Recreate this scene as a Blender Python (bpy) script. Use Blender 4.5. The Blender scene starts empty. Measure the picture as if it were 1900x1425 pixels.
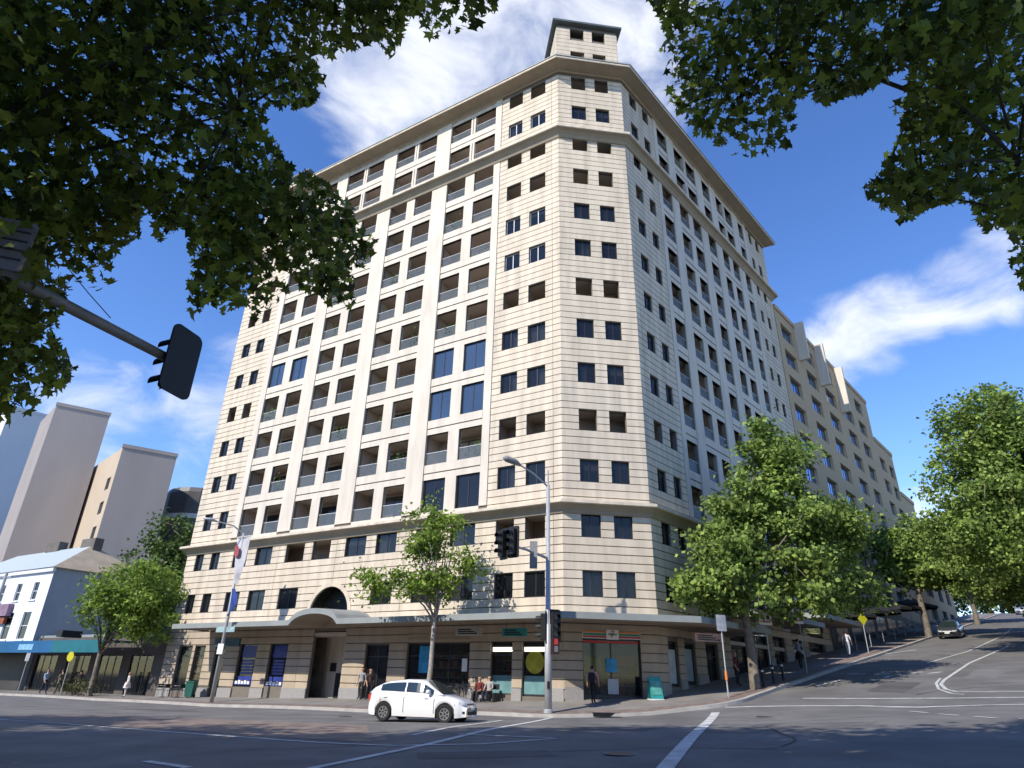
import bpy, bmesh, math, random
import numpy as np
from mathutils import Vector, Matrix

random.seed(7)
rng = np.random.default_rng(11)
scene = bpy.context.scene
COL = scene.collection
R_ = math.radians

# ------------------------------------------------------------------ camera
CAM_Z = 1.65
FPX = 1191.36            # focal length in pixels of a 1900 px wide picture
PITCH, ROLL = R_(24.880), R_(1.4125)
_r = Vector((1, 0, 0)); _u = Vector((0, -math.sin(PITCH), math.cos(PITCH))); _f = Vector((0, math.cos(PITCH), math.sin(PITCH)))
_r2 = _r * math.cos(ROLL) + _u * math.sin(ROLL)
_u2 = _u * math.cos(ROLL) - _r * math.sin(ROLL)
cam = bpy.data.cameras.new('camera')
cam.sensor_width = 36.0
cam.lens = FPX / 1900 * 36.0
cam.clip_start = 0.1
cam.clip_end = 6000
cam_o = bpy.data.objects.new('camera', cam)
COL.objects.link(cam_o)
M = Matrix.Identity(4)
for i in range(3):
    M[i][0] = _r2[i]; M[i][1] = _u2[i]; M[i][2] = -_f[i]
M[2][3] = CAM_Z
cam_o.matrix_world = M
scene.camera = cam_o

# ------------------------------------------------------------------ sun + sky
SUN_EL = R_(40)
SUN_H = Vector((-0.71, -0.70, 0)).normalized()      # horizontal direction towards the sun
to_sun = SUN_H * math.cos(SUN_EL) + Vector((0, 0, math.sin(SUN_EL)))
sun = bpy.data.lights.new('sun', 'SUN')
sun.energy = 3.3
sun.angle = R_(0.53)
sun.color = (1.0, 0.93, 0.82)
sun_o = bpy.data.objects.new('sun', sun)
sun_o.rotation_euler = to_sun.to_track_quat('Z', 'Y').to_euler()
sun_o.location = (-60, -50, 80)
COL.objects.link(sun_o)

world = bpy.data.worlds.new('World')
scene.world = world
world.use_nodes = True
wn = world.node_tree.nodes; wl = world.node_tree.links
wn.clear()
w_out = wn.new('ShaderNodeOutputWorld')
w_bg = wn.new('ShaderNodeBackground')
w_sky = wn.new('ShaderNodeTexSky')
w_sky.sky_type = 'NISHITA'
w_sky.sun_disc = False
w_sky.sun_elevation = SUN_EL
w_sky.sun_rotation = math.atan2(SUN_H.x, SUN_H.y)
w_sky.altitude = 50
w_sky.air_density = 1.0
w_sky.dust_density = 0.0
w_sky.ozone_density = 3.0
w_bg.inputs['Strength'].default_value = 0.15


def ray(px, py):
    a = (px - 950) / FPX; b = -(py - 712.5) / FPX
    return (_f + _r2 * a + _u2 * b)


# clouds: wispy noise on the sky dome, thick round a few directions, thin elsewhere
w_geo = wn.new('ShaderNodeTexCoord')
w_n1 = wn.new('ShaderNodeTexNoise'); w_n1.inputs['Scale'].default_value = 7.5; w_n1.inputs['Detail'].default_value = 8; w_n1.inputs['Roughness'].default_value = 0.58
w_n1.inputs['Distortion'].default_value = 0.5
w_map = wn.new('ShaderNodeMapping'); w_map.inputs['Scale'].default_value = (1.0, 1.0, 1.7); w_map.inputs['Location'].default_value = (3.1, 1.7, 0.4)
wl.new(w_geo.outputs['Generated'], w_map.inputs['Vector'])
wl.new(w_map.outputs['Vector'], w_n1.inputs['Vector'])
blobs = [((720, 110), 6.5, .42), ((860, 100), 7, .48), ((960, 20), 6.5, .43), ((1120, 40), 6, .44), ((1180, 150), 5, .38), ((800, 190), 4, .33),
         ((1545, 660), 2.8, .38), ((1610, 620), 3.2, .44), ((1680, 575), 3.2, .42), ((1760, 540), 3.2, .40), ((1840, 505), 3.2, .36),
         ((370, 800), 5.5, .27), ((170, 800), 5, .33), ((440, 690), 4, .22), ((1720, 1000), 3.5, .35), ((480, 850), 4, .2)]
acc = None
for (px, py), sig, amp in blobs:
    d = ray(px, py).normalized()
    dt = wn.new('ShaderNodeVectorMath'); dt.operation = 'DOT_PRODUCT'
    nrm = wn.new('ShaderNodeVectorMath'); nrm.operation = 'NORMALIZE'
    wl.new(w_geo.outputs['Generated'], nrm.inputs[0])
    wl.new(nrm.outputs[0], dt.inputs[0]); dt.inputs[1].default_value = d
    mr = wn.new('ShaderNodeMapRange'); mr.interpolation_type = 'SMOOTHSTEP'
    mr.inputs['From Min'].default_value = math.cos(R_(sig * 1.55)); mr.inputs['From Max'].default_value = 1.0
    mr.inputs['To Min'].default_value = 0; mr.inputs['To Max'].default_value = amp
    wl.new(dt.outputs['Value'], mr.inputs['Value'])
    if acc is None:
        acc = mr.outputs[0]
    else:
        mx = wn.new('ShaderNodeMath'); mx.operation = 'MAXIMUM'
        wl.new(acc, mx.inputs[0]); wl.new(mr.outputs[0], mx.inputs[1]); acc = mx.outputs[0]
w_add = wn.new('ShaderNodeMath'); w_add.operation = 'ADD'
wl.new(acc, w_add.inputs[0]); wl.new(w_n1.outputs['Fac'], w_add.inputs[1])
w_thr = wn.new('ShaderNodeMapRange'); w_thr.interpolation_type = 'SMOOTHSTEP'
w_thr.inputs['From Min'].default_value = 0.64; w_thr.inputs['From Max'].default_value = 1.16
w_thr.inputs['To Max'].default_value = 0.9
wl.new(w_add.outputs[0], w_thr.inputs['Value'])
w_mix = wn.new('ShaderNodeMix'); w_mix.data_type = 'RGBA'
w_sat = wn.new('ShaderNodeHueSaturation'); w_sat.inputs['Saturation'].default_value = 1.2; w_sat.inputs['Value'].default_value = 1.0
w_sat.inputs['Hue'].default_value = 0.512
wl.new(w_sky.outputs[0], w_sat.inputs['Color'])
wl.new(w_thr.outputs[0], w_mix.inputs['Factor'])
wl.new(w_sat.outputs[0], w_mix.inputs[6])
w_mix.inputs[7].default_value = (4.7, 4.8, 5.0, 1)
wl.new(w_mix.outputs[2], w_bg.inputs['Color'])
wl.new(w_bg.outputs[0], w_out.inputs['Surface'])

scene.view_settings.view_transform = 'Standard'
scene.view_settings.look = 'None'
scene.view_settings.gamma = 1.0
scene.view_settings.exposure = 0.74
scene.view_settings.use_curve_mapping = False

# ------------------------------------------------------------------ materials
MATS = {}


def mat(name, col, rough=0.7, var=0.12, scale=3.0, metal=0.0, bump=0.0, bscale=40.0, spec=0.4, island=0.0, alpha=1.0, coat=0.0, emit=None, col2=None, trans=0.0, stretch=None):
    if name in MATS:
        return MATS[name]
    m = bpy.data.materials.new(name); m.use_nodes = True
    nt = m.node_tree; n = nt.nodes; l = nt.links
    b = n['Principled BSDF']; out = n['Material Output']
    b.inputs['Roughness'].default_value = rough
    b.inputs['Metallic'].default_value = metal
    b.inputs['Specular IOR Level'].default_value = spec
    b.inputs['Coat Weight'].default_value = coat
    tc = n.new('ShaderNodeTexCoord')
    no = n.new('ShaderNodeTexNoise'); no.inputs['Scale'].default_value = scale; no.inputs['Detail'].default_value = 6
    geo = n.new('ShaderNodeNewGeometry')
    src = geo.outputs['Position']
    if stretch:
        mp = n.new('ShaderNodeMapping'); mp.inputs['Scale'].default_value = stretch
        l.new(src, mp.inputs['Vector']); src = mp.outputs[0]
    l.new(src, no.inputs['Vector'])
    rmp = n.new('ShaderNodeMapRange'); rmp.inputs['From Min'].default_value = .3; rmp.inputs['From Max'].default_value = .7
    rmp.inputs['To Min'].default_value = 1 - var; rmp.inputs['To Max'].default_value = 1 + var
    l.new(no.outputs['Fac'], rmp.inputs['Value'])
    fac = rmp.outputs[0]
    if island:
        ir = n.new('ShaderNodeMapRange'); ir.inputs['To Min'].default_value = 1 - island; ir.inputs['To Max'].default_value = 1 + island
        l.new(geo.outputs['Random Per Island'], ir.inputs['Value'])
        mm = n.new('ShaderNodeMath'); mm.operation = 'MULTIPLY'
        l.new(fac, mm.inputs[0]); l.new(ir.outputs[0], mm.inputs[1]); fac = mm.outputs[0]
    base = n.new('ShaderNodeRGB'); base.outputs[0].default_value = (*col, 1)
    bsrc = base.outputs[0]
    if col2:
        mc = n.new('ShaderNodeMix'); mc.data_type = 'RGBA'
        mc.inputs[6].default_value = (*col, 1); mc.inputs[7].default_value = (*col2, 1)
        if island:
            l.new(geo.outputs['Random Per Island'], mc.inputs['Factor'])
        else:
            l.new(no.outputs['Fac'], mc.inputs['Factor'])
        bsrc = mc.outputs[2]
    sc = n.new('ShaderNodeVectorMath'); sc.operation = 'SCALE'
    l.new(bsrc, sc.inputs[0]); l.new(fac, sc.inputs['Scale'])
    l.new(sc.outputs[0], b.inputs['Base Color'])
    if bump:
        bn = n.new('ShaderNodeTexNoise'); bn.inputs['Scale'].default_value = bscale; bn.inputs['Detail'].default_value = 4
        l.new(geo.outputs['Position'], bn.inputs['Vector'])
        bp = n.new('ShaderNodeBump'); bp.inputs['Strength'].default_value = bump; bp.inputs['Distance'].default_value = 0.02
        l.new(bn.outputs['Fac'], bp.inputs['Height']); l.new(bp.outputs[0], b.inputs['Normal'])
    if alpha < 1:
        b.inputs['Alpha'].default_value = alpha
    if emit:
        b.inputs['Emission Color'].default_value = (*emit[0], 1); b.inputs['Emission Strength'].default_value = emit[1]
    if trans:
        tr = n.new('ShaderNodeBsdfTranslucent'); l.new(sc.outputs[0], tr.inputs['Color'])
        ms = n.new('ShaderNodeMixShader'); ms.inputs[0].default_value = trans
        l.new(b.outputs[0], ms.inputs[1]); l.new(tr.outputs[0], ms.inputs[2]); l.new(ms.outputs[0], out.inputs['Surface'])
    MATS[name] = m
    return m


CREAM_SHADED = mat('cream_stone_shaded', (.42, .345, .255), .8, .10, 1.6, bump=.15, bscale=30, island=.04, stretch=(1, 1, .3))  # ground-floor cream stone with the awning's shade put into the colour
CREAM = mat('cream_stone', (.60, .515, .40), .8, .16, 2.2, bump=.15, bscale=30, island=.06, stretch=(1, 1, .12))
CREAM_D = mat('cream_joint', (.17, .15, .125), .9, .12, 2)
WHITE = mat('white_render', (.615, .545, .45), .7, .11, 1.8, bump=.05, stretch=(1, 1, .2))
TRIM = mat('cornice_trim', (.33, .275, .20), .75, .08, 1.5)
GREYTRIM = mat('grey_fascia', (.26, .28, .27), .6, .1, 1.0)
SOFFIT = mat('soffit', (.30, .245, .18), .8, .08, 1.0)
INT = mat('loggia_interior', (.50, .41, .33), .8, .2, 0.35)
SLABM = mat('loggia_ceiling', (.60, .52, .44), .8, .2, 0.3)
DKFRAME = mat('dark_frame', (.03, .03, .035), .4, .1, 5)
LTFRAME = mat('light_frame', (.65, .66, .66), .4, .05, 5)
GLASS = mat('window_glass', (.016, .019, .025), .04, .1, .3, spec=.6, alpha=.55)
GLASSB = mat('reflective_glass', (.05, .08, .14), .05, .15, .3, spec=1.0, alpha=.8)
BALG = mat('balustrade_glass', (.20, .225, .225), .06, .08, .5, spec=.6, alpha=.27)
SHOPG = mat('shop_glass', (.02, .024, .026), .05, .1, .5, spec=.7, alpha=.42)
CURT = mat('curtain_cloth', (.55, .55, .53), .9, .12, 6, stretch=(4, 4, .3))
GRANITE = mat('grey_granite', (.30, .29, .28), .6, .2, 20, bump=.1)
ASPH = mat('asphalt', (.128, .122, .117), .85, .2, .55, bump=.6, bscale=45, col2=(.16, .154, .148))
CONC = mat('footpath_concrete', (.22, .205, .19), .85, .18, .7, bump=.3)
KERBM = mat('kerb_concrete', (.38, .36, .33), .85, .15, 2)
PAINT = mat('road_paint', (.58, .58, .56), .75, .3, 2.5, col2=(.42, .42, .41))
PAVER = mat('brick_paving', (.20, .155, .13), .85, .3, 2.2, bump=.3)
EARTH = mat('earth', (.12, .11, .095), .9, .2, .05)
POLE = mat('galvanised_pole', (.42, .43, .43), .5, .1, 4, metal=.25)
BLACK = mat('signal_black', (.012, .012, .013), .5, .1, 5)
LENS = mat('signal_lens', (.16, .16, .17), .2, .1, 5)
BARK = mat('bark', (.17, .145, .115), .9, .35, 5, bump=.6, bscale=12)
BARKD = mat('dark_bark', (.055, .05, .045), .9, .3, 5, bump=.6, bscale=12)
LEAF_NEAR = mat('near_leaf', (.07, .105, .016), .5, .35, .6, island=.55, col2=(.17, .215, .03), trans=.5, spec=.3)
LEAF_A = mat('street_leaf', (.15, .24, .05), .6, .35, .8, island=.35, col2=(.28, .36, .085), trans=.4, spec=.3)
LEAF_B = mat('young_leaf', (.16, .25, .035), .6, .3, .8, island=.3, col2=(.26, .36, .06), trans=.38, spec=.3)
LEAF_D = mat('deep_leaf', (.09, .15, .03), .6, .35, .8, island=.35, col2=(.085, .125, .03), trans=.22, spec=.3)
CARW = mat('white_car_paint', (.82, .82, .82), .25, .01, 2, coat=1.0, spec=.5)
CARG = mat('dark_grey_car_paint', (.05, .055, .06), .25, .02, 2, coat=1.0)
CARS = mat('silver_car_paint', (.45, .46, .48), .3, .02, 2, metal=.4, coat=1.0)
TYRE = mat('tyre_rubber', (.018, .018, .018), .85, .1, 10)
RIM = mat('alloy_rim', (.45, .45, .46), .3, .05, 10, metal=.7)
CARGL = mat('car_glass', (.018, .03, .032), .04, .1, 2, spec=.9)
HEADL = mat('headlight_glass', (.55, .58, .6), .1, .2, 20, spec=.8)
PLAST = mat('black_plastic', (.02, .02, .02), .6, .1, 10)
YELLOW = mat('sign_yellow', (.55, .52, .02), .5, .04, 4)
SWHITE = mat('sign_white', (.78, .78, .76), .5, .05, 4)
SRED = mat('sign_red', (.55, .05, .04), .5, .08, 4)
SBLUE = mat('sign_blue', (.02, .06, .33), .5, .1, 4)
STEAL = mat('sign_teal', (.03, .28, .27), .5, .12, 4)
SGREEN = mat('sign_green', (.02, .22, .10), .5, .1, 4)
SORANGE = mat('sign_orange', (.70, .22, .04), .5, .08, 4)
POSTER = mat('poster_blue', (.02, .26, .50), .4, .35, 2.5)
POSTERD = mat('poster_navy', (.025, .045, .25), .4, .3, 3)
POSTY = mat('poster_yellow', (.42, .38, .03), .4, .2, 4)
BRICKY = mat('ochre_brick', (.52, .40, .25), .85, .12, 3, bump=.2, col2=(.45, .32, .19))
SHOPI = mat('shop_interior', (.22, .185, .15), .8, .5, 1.3, col2=(.10, .09, .085))
SHADE = mat('dark_shopfront', (.05, .045, .042), .6, .25, .6)
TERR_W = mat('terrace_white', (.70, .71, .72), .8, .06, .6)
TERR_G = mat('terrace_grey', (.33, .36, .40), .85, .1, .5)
ROOFP = mat('pale_roof', (.42, .47, .46), .5, .1, 1, stretch=(8, 8, 1))
ROOFB = mat('brown_roof', (.40, .33, .24), .8, .15, 1)
AWNB = mat('blue_awning', (.008, .10, .24), .6, .12, .5)
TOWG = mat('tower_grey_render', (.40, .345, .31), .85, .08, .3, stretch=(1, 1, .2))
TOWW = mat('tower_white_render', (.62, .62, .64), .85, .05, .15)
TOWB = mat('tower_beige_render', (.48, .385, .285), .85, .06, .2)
SKIN = mat('skin', (.50, .30, .21), .6, .05, 5)
HAIR = mat('dark_hair', (.02, .015, .012), .6, .2, 20)
UMBR = mat('black_canvas', (.018, .018, .02), .7, .2, 2)

# ------------------------------------------------------------------ mesh helpers


class MB:
    def __init__(s):
        s.v = []; s.f = []; s.mi = []; s.m = 0

    def quad(s, *p):
        b = len(s.v); s.v += [tuple(q) for q in p]; s.f.append(tuple(range(b, b + len(p)))); s.mi.append(s.m)

    def box(s, x0, x1, y0, y1, z0, z1):
        b = len(s.v)
        s.v += [(x0, y0, z0), (x1, y0, z0), (x1, y1, z0), (x0, y1, z0), (x0, y0, z1), (x1, y0, z1), (x1, y1, z1), (x0, y1, z1)]
        for q in ((0, 3, 2, 1), (4, 5, 6, 7), (0, 1, 5, 4), (1, 2, 6, 5), (2, 3, 7, 6), (3, 0, 4, 7)):
            s.f.append(tuple(b + i for i in q)); s.mi.append(s.m)

    def tube(s, pts, rads, n=8, cap=True):
        pts = [Vector(p) for p in pts]
        b0 = len(s.v)
        prev = None
        for i, p in enumerate(pts):
            d = (pts[min(i + 1, len(pts) - 1)] - pts[max(i - 1, 0)])
            d = d.normalized() if d.length > 1e-9 else Vector((0, 0, 1))
            a = prev if prev is not None else (Vector((1, 0, 0)) if abs(d.x) < .9 else Vector((0, 1, 0)))
            a = (a - d * a.dot(d)).normalized(); prev = a
            c = d.cross(a)
            r = rads[i] if hasattr(rads, '__len__') else rads
            for k in range(n):
                t = 2 * math.pi * k / n
                s.v.append(tuple(p + a * (math.cos(t) * r) + c * (math.sin(t) * r)))
        for i in range(len(pts) - 1):
            for k in range(n):
                q = (b0 + i * n + k, b0 + i * n + (k + 1) % n, b0 + (i + 1) * n + (k + 1) % n, b0 + (i + 1) * n + k)
                s.f.append(q); s.mi.append(s.m)
        if cap:
            s.f.append(tuple(b0 + k for k in range(n))[::-1]); s.mi.append(s.m)
            e = b0 + (len(pts) - 1) * n
            s.f.append(tuple(e + k for k in range(n))); s.mi.append(s.m)

    def prism(s, poly, a, b, axis='y'):
        """poly: list of 2D points; extruded from a to b along axis"""
        def P(p, t):
            if axis == 'y': return (p[0], t, p[1])
            if axis == 'x': return (t, p[0], p[1])
            return (p[0], p[1], t)
        n = len(poly); i0 = len(s.v)
        s.v += [P(p, a) for p in poly] + [P(p, b) for p in poly]
        s.f.append(tuple(i0 + i for i in range(n))); s.mi.append(s.m)
        s.f.append(tuple(i0 + n + i for i in range(n))[::-1]); s.mi.append(s.m)
        for i in range(n):
            j = (i + 1) % n
            s.f.append((i0 + i, i0 + n + i, i0 + n + j, i0 + j)); s.mi.append(s.m)

    def lathe(s, prof, n=16, c=(0, 0, 0)):
        b0 = len(s.v)
        for r, z in prof:
            for k in range(n):
                t = 2 * math.pi * k / n
                s.v.append((c[0] + r * math.cos(t), c[1] + r * math.sin(t), c[2] + z))
        for i in range(len(prof) - 1):
            for k in range(n):
                s.f.append((b0 + i * n + k, b0 + i * n + (k + 1) % n, b0 + (i + 1) * n + (k + 1) % n, b0 + (i + 1) * n + k)); s.mi.append(s.m)

    def mesh(s, name, mats, smooth=False):
        me = bpy.data.meshes.new(name)
        me.from_pydata(s.v, [], s.f)
        for m in (mats if isinstance(mats, (list, tuple)) else [mats]):
            me.materials.append(m)
        if isinstance(mats, (list, tuple)) and len(mats) > 1:
            me.polygons.foreach_set('material_index', s.mi)
        if smooth:
            me.polygons.foreach_set('use_smooth', [True] * len(me.polygons))
        me.update()
        return me


def link(name, me, parent=None, loc=(0, 0, 0), rz=0.0):
    o = bpy.data.objects.new(name, me)
    o.location = loc; o.rotation_euler = (0, 0, rz)
    COL.objects.link(o)
    if parent is not None:
        o.parent = parent
    return o


def part(name, mb, mats, parent, loc=(0, 0, 0), rz=0.0, smooth=False, bevel=0):
    o = link(name, mb.mesh(name, mats, smooth), parent, loc, rz)
    if bevel:
        md = o.modifiers.new('bevel', 'BEVEL'); md.width = bevel; md.segments = 2; md.limit_method = 'ANGLE'
    return o


def thing(name, label, cat, loc=(0, 0, 0), rz=0.0, group=None):
    o = bpy.data.objects.new(name, None)
    o.empty_display_size = .3
    o.location = loc; o.rotation_euler = (0, 0, rz)
    COL.objects.link(o)
    tag(o, label, cat, group)
    return o


def tag(o, label=None, cat=None, group=None, kind=None):
    if label: o['label'] = label
    if cat: o['category'] = cat
    if group: o['group'] = group
    if kind: o['kind'] = kind
    return o


def copy_tree(o, parent=None):
    c = o.copy(); COL.objects.link(c); c.parent = parent
    for ch in list(o.children):
        copy_tree(ch, c)
    return c


def text_mesh(name, body, size, material, thick=.01):
    cu = bpy.data.curves.new(name, 'FONT'); cu.body = body; cu.size = size; cu.extrude = thick
    cu.align_x = 'CENTER'; cu.align_y = 'CENTER'
    o = bpy.data.objects.new(name, cu); COL.objects.link(o)
    dg = bpy.context.evaluated_depsgraph_get()
    me = bpy.data.meshes.new_from_object(o.evaluated_get(dg))
    bpy.data.objects.remove(o)
    me.materials.clear(); me.materials.append(material)
    me.transform(Matrix.Rotation(R_(90), 4, 'X'))      # stands upright in XZ, faces -Y
    return me


# ------------------------------------------------------------------ site geometry
P1 = np.array([2.955, 34.948]); P2 = np.array([7.917, 35.574])
dL = np.array([-0.85325, 0.52150]); dR = np.array([0.67084, 0.74160])
dC = (P2 - P1) / np.linalg.norm(P2 - P1)
nL = np.array([-dL[1], dL[0]]); nL = nL if nL[1] < 0 else -nL
nR = np.array([dR[1], -dR[0]])
nC = np.array([dC[1], -dC[0]])
LEN_L, LEN_R, LEN_C = 33.25, 27.8, float(np.linalg.norm(P2 - P1))
FH = 3.1


def SILL(l): return 5.79 + FH * (l - 1)


def Lp(u, off=0.0): return P1 + dL * u + nL * off
def Rp(u, off=0.0): return P2 + dR * u + nR * off
def Cp(u, off=0.0): return P1 + dC * u + nC * off


class Fr:
    def __init__(s, O, e):
        s.O = np.array(O); s.e = np.array(e); s.i = np.array([-e[1], e[0]]); s.rz = math.atan2(e[1], e[0])

    def w(s, x, y, z):
        p = s.O + s.e * x + s.i * y
        return (p[0], p[1], z)


FL = Fr(P1, -dL)      # local x = -u
FC = Fr(P1, dC)
FRR = Fr(P2, dR)


def proj(x, y, z):
    d = Vector((x, y, z - CAM_Z))
    w = d.dot(_f)
    return 950 + FPX * d.dot(_r2) / w, 712.5 - FPX * d.dot(_u2) / w, w


# terrain: linear radial basis through surveyed heights
ctrl = [(0, 0, 0), (-15, 0, -.1), (15, 0, .35), (0, -40, -.4), (-9, 14, -.02), (3, 13.5, .2), (12, 13, .6), (14.5, 20, 1.0), (18, 26, 1.25), (-3.7, 28.3, .15), (-17, 25, -.02), (-40, 20, -.5), (40, 5, 1.6)]
for u, z in [(-1, .3), (9, .1), (21, -.08), (33, -.13), (48, -.2), (75, -.45), (120, -1.0)]:
    p = Lp(u, 4.0); ctrl.append((p[0], p[1], z))
    p = Lp(u, 12.0); ctrl.append((p[0], p[1], z - .05))
p = Cp(2.3, 4.3); ctrl.append((p[0], p[1], .42))
for u in (-.5, 5, 12, 20, 30, 42, 58, 80, 105):
    for b in (4.2, 11, 20):
        if u < 8 and b > 15: continue
        p = Rp(u, b); ctrl.append((p[0], p[1], 1.08 + .119 * u))
for u, z in [(150, 16.5), (230, 21), (400, 24)]:
    for b in (0, 30):
        p = Rp(u, b); ctrl.append((p[0], p[1], z))
ctrl += [(-30, 90, 1), (-90, 100, 0), (0, 110, 6), (70, 40, 7), (60, 0, 3), (-200, 0, -3), (200, 0, 6), (0, -200, -4), (-200, 250, 0)]
CT = np.array(ctrl, float)
_n = len(CT)
_A = np.zeros((_n + 3, _n + 3))
_A[:_n, :_n] = np.hypot(CT[:, None, 0] - CT[None, :, 0], CT[:, None, 1] - CT[None, :, 1])
_A[:_n, _n] = 1; _A[:_n, _n + 1:] = CT[:, :2]; _A[_n:, :_n] = _A[:_n, _n:].T
_W = np.linalg.solve(_A, np.concatenate([CT[:, 2], np.zeros(3)]))


def gv(X, Y):
    X = np.asarray(X, float); Y = np.asarray(Y, float)
    Xc = np.clip(X, -260, 460); Yc = np.clip(Y, -260, 460)
    r = np.hypot(Xc[..., None] - CT[:, 0], Yc[..., None] - CT[:, 1])
    return r @ _W[:_n] + _W[_n] + _W[_n + 1] * Xc + _W[_n + 2] * Yc


def g(x, y): return float(gv(x, y))


def spot(px, py):
    """ground point seen at a picture position"""
    r = ray(px, py); lo, hi = 5.0, 400.0
    t = lo; prev = lo
    while t < hi:
        p = r * t
        if p.z + CAM_Z < g(p.x, p.y): break
        prev = t; t *= 1.02
    a, b = prev, t
    for _ in range(25):
        m = (a + b) / 2; p = r * m
        if p.z + CAM_Z < g(p.x, p.y): b = m
        else: a = m
    p = r * b
    return np.array([p.x, p.y])


# ------------------------------------------------------------------ ground + roads
def grid_sheet(name, xs, ys, material, dz):
    X, Y = np.meshgrid(xs, ys); Z = gv(X, Y) + dz
    V = np.stack([X, Y, Z], -1).reshape(-1, 3)
    nx, ny = len(xs), len(ys)
    idx = np.arange(nx * ny).reshape(ny, nx)
    F = np.stack([idx[:-1, :-1], idx[:-1, 1:], idx[1:, 1:], idx[1:, :-1]], -1).reshape(-1, 4)
    me = bpy.data.meshes.new(name)
    me.from_pydata(V.tolist(), [], F.tolist()); me.materials.append(material)
    me.polygons.foreach_set('use_smooth', [True] * len(me.polygons))
    return tag(link(name, me), kind='structure')


xs = np.concatenate([[-2500, -1200, -700], np.arange(-400, 501, 20), [800, 1300, 2500]])
grid_sheet('ground', xs, xs, EARTH, -1.2)
grid_sheet('road', np.arange(-110, 131, 1.25), np.arange(-25, 171, 1.25), ASPH, 0.0)

# footpath round the block
ST = []
for u in np.arange(110, 0, -1.5):
    o = Lp(u, 4.0); i = Lp(u, -.3)
    zo = g(*o) + .14
    zi = max(.87 - .0225 * u, zo + .04) if u < 33 else zo + .08
    ST.append((i, o, zi, zo))
for k in range(5):
    t = k / 4; n = nL * (1 - t) + nC * t; n /= np.linalg.norm(n)
    o = P1 + n * 4.1; ST.append((P1 - n * .3, o, .88, g(*o) + .13))
for k in range(1, 4):
    o = Cp(LEN_C * k / 4, 4.15); ST.append((Cp(LEN_C * k / 4, -.3), o, .90 + .06 * k, g(*o) + .13))
for k in range(7):
    t = k / 6; n = nC * (1 - t) + nR * t; n /= np.linalg.norm(n)
    o = P2 + n * 4.1; ST.append((P2 - n * .3, o, max(1.12, g(*o) + .05), g(*o) + .14))
for u in np.arange(1.2, 130, 1.5):
    o = Rp(u, 4.0); zo = g(*o) + .14
    ST.append((Rp(u, -.3), o, zo + .02, zo))


def footz(x, y):
    """height of the footpath round the block"""
    p = np.array([x, y]); best = None
    for i, o, zi, zo in ST:
        d = o - i; t = np.clip(np.dot(p - i, d) / np.dot(d, d), 0, 1); q = i + d * t
        e = np.hypot(*(p - q))
        if best is None or e < best[0]: best = (e, zi * (1 - t) + zo * t)
    return best[1]


mb = MB(); NS = 4
for a, b in zip(ST[:-1], ST[1:]):
    for k in range(NS):
        t0, t1 = k / NS, (k + 1) / NS
        q = lambda s, t: (*(s[0] * (1 - t) + s[1] * t), s[2] * (1 - t) + s[3] * t)
        mb.quad(q(a, t0), q(a, t1), q(b, t1), q(b, t0))
tag(link('footpath', mb.mesh('footpath', CONC)), kind='structure')
mb = MB()
for a, b in zip(ST[:-1], ST[1:]):
    def kp(s, d, z):
        n = (s[1] - s[0]) / np.linalg.norm(s[1] - s[0]); p = s[1] + n * d
        return (p[0], p[1], z)
    mb.quad(kp(a, .0, a[3] + .006), kp(a, .24, a[3] + .004), kp(b, .24, b[3] + .004), kp(b, 0, b[3] + .006))
    mb.quad(kp(a, .24, a[3] + .004), kp(a, .26, a[3] - .30), kp(b, .26, b[3] - .30), kp(b, .24, b[3] + .004))
    mb.quad(kp(a, -.01, a[3] - .1), kp(a, 0, a[3] + .006), kp(b, 0, b[3] + .006), kp(b, -.01, b[3] - .1))
tag(link('kerb', mb.mesh('kerb', KERBM)), kind='structure')
# reddish paving band just inside the kerb
mb = MB()
for a, b in zip(ST[:-1], ST[1:]):
    q = lambda s, t: (*(s[0] * (1 - t) + s[1] * t), s[2] * (1 - t) + s[3] * t + .005)
    mb.quad(q(a, .80), q(a, .985), q(b, .985), q(b, .80))
tag(link('footpath_paving_band', mb.mesh('footpath_paving_band', PAVER)), kind='structure')


def strip(mb, pts, width, dz=.012, wz=None):
    pts = [np.array(p, float) for p in pts]
    dense = []
    for a, b in zip(pts[:-1], pts[1:]):
        n = max(1, int(np.linalg.norm(b - a) / 1.0))
        for k in range(n): dense.append(a + (b - a) * k / n)
    dense.append(pts[-1])
    prev = None
    for i, p in enumerate(dense):
        d = dense[min(i + 1, len(dense) - 1)] - dense[max(i - 1, 0)]; d /= (np.linalg.norm(d) + 1e-9)
        n = np.array([-d[1], d[0]]) * width / 2
        l = p + n; r = p - n
        cur = ((l[0], l[1], g(*l) + dz), (r[0], r[1], g(*r) + dz))
        if prev: mb.quad(prev[0], prev[1], cur[1], cur[0])
        prev = cur


def px_strip(name, pix, w, dz=.012, material=PAINT):
    m = MB(); strip(m, [spot(*p) for p in pix], w, dz)
    return tag(link(name, m.mesh(name, material)), kind='structure')


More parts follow.
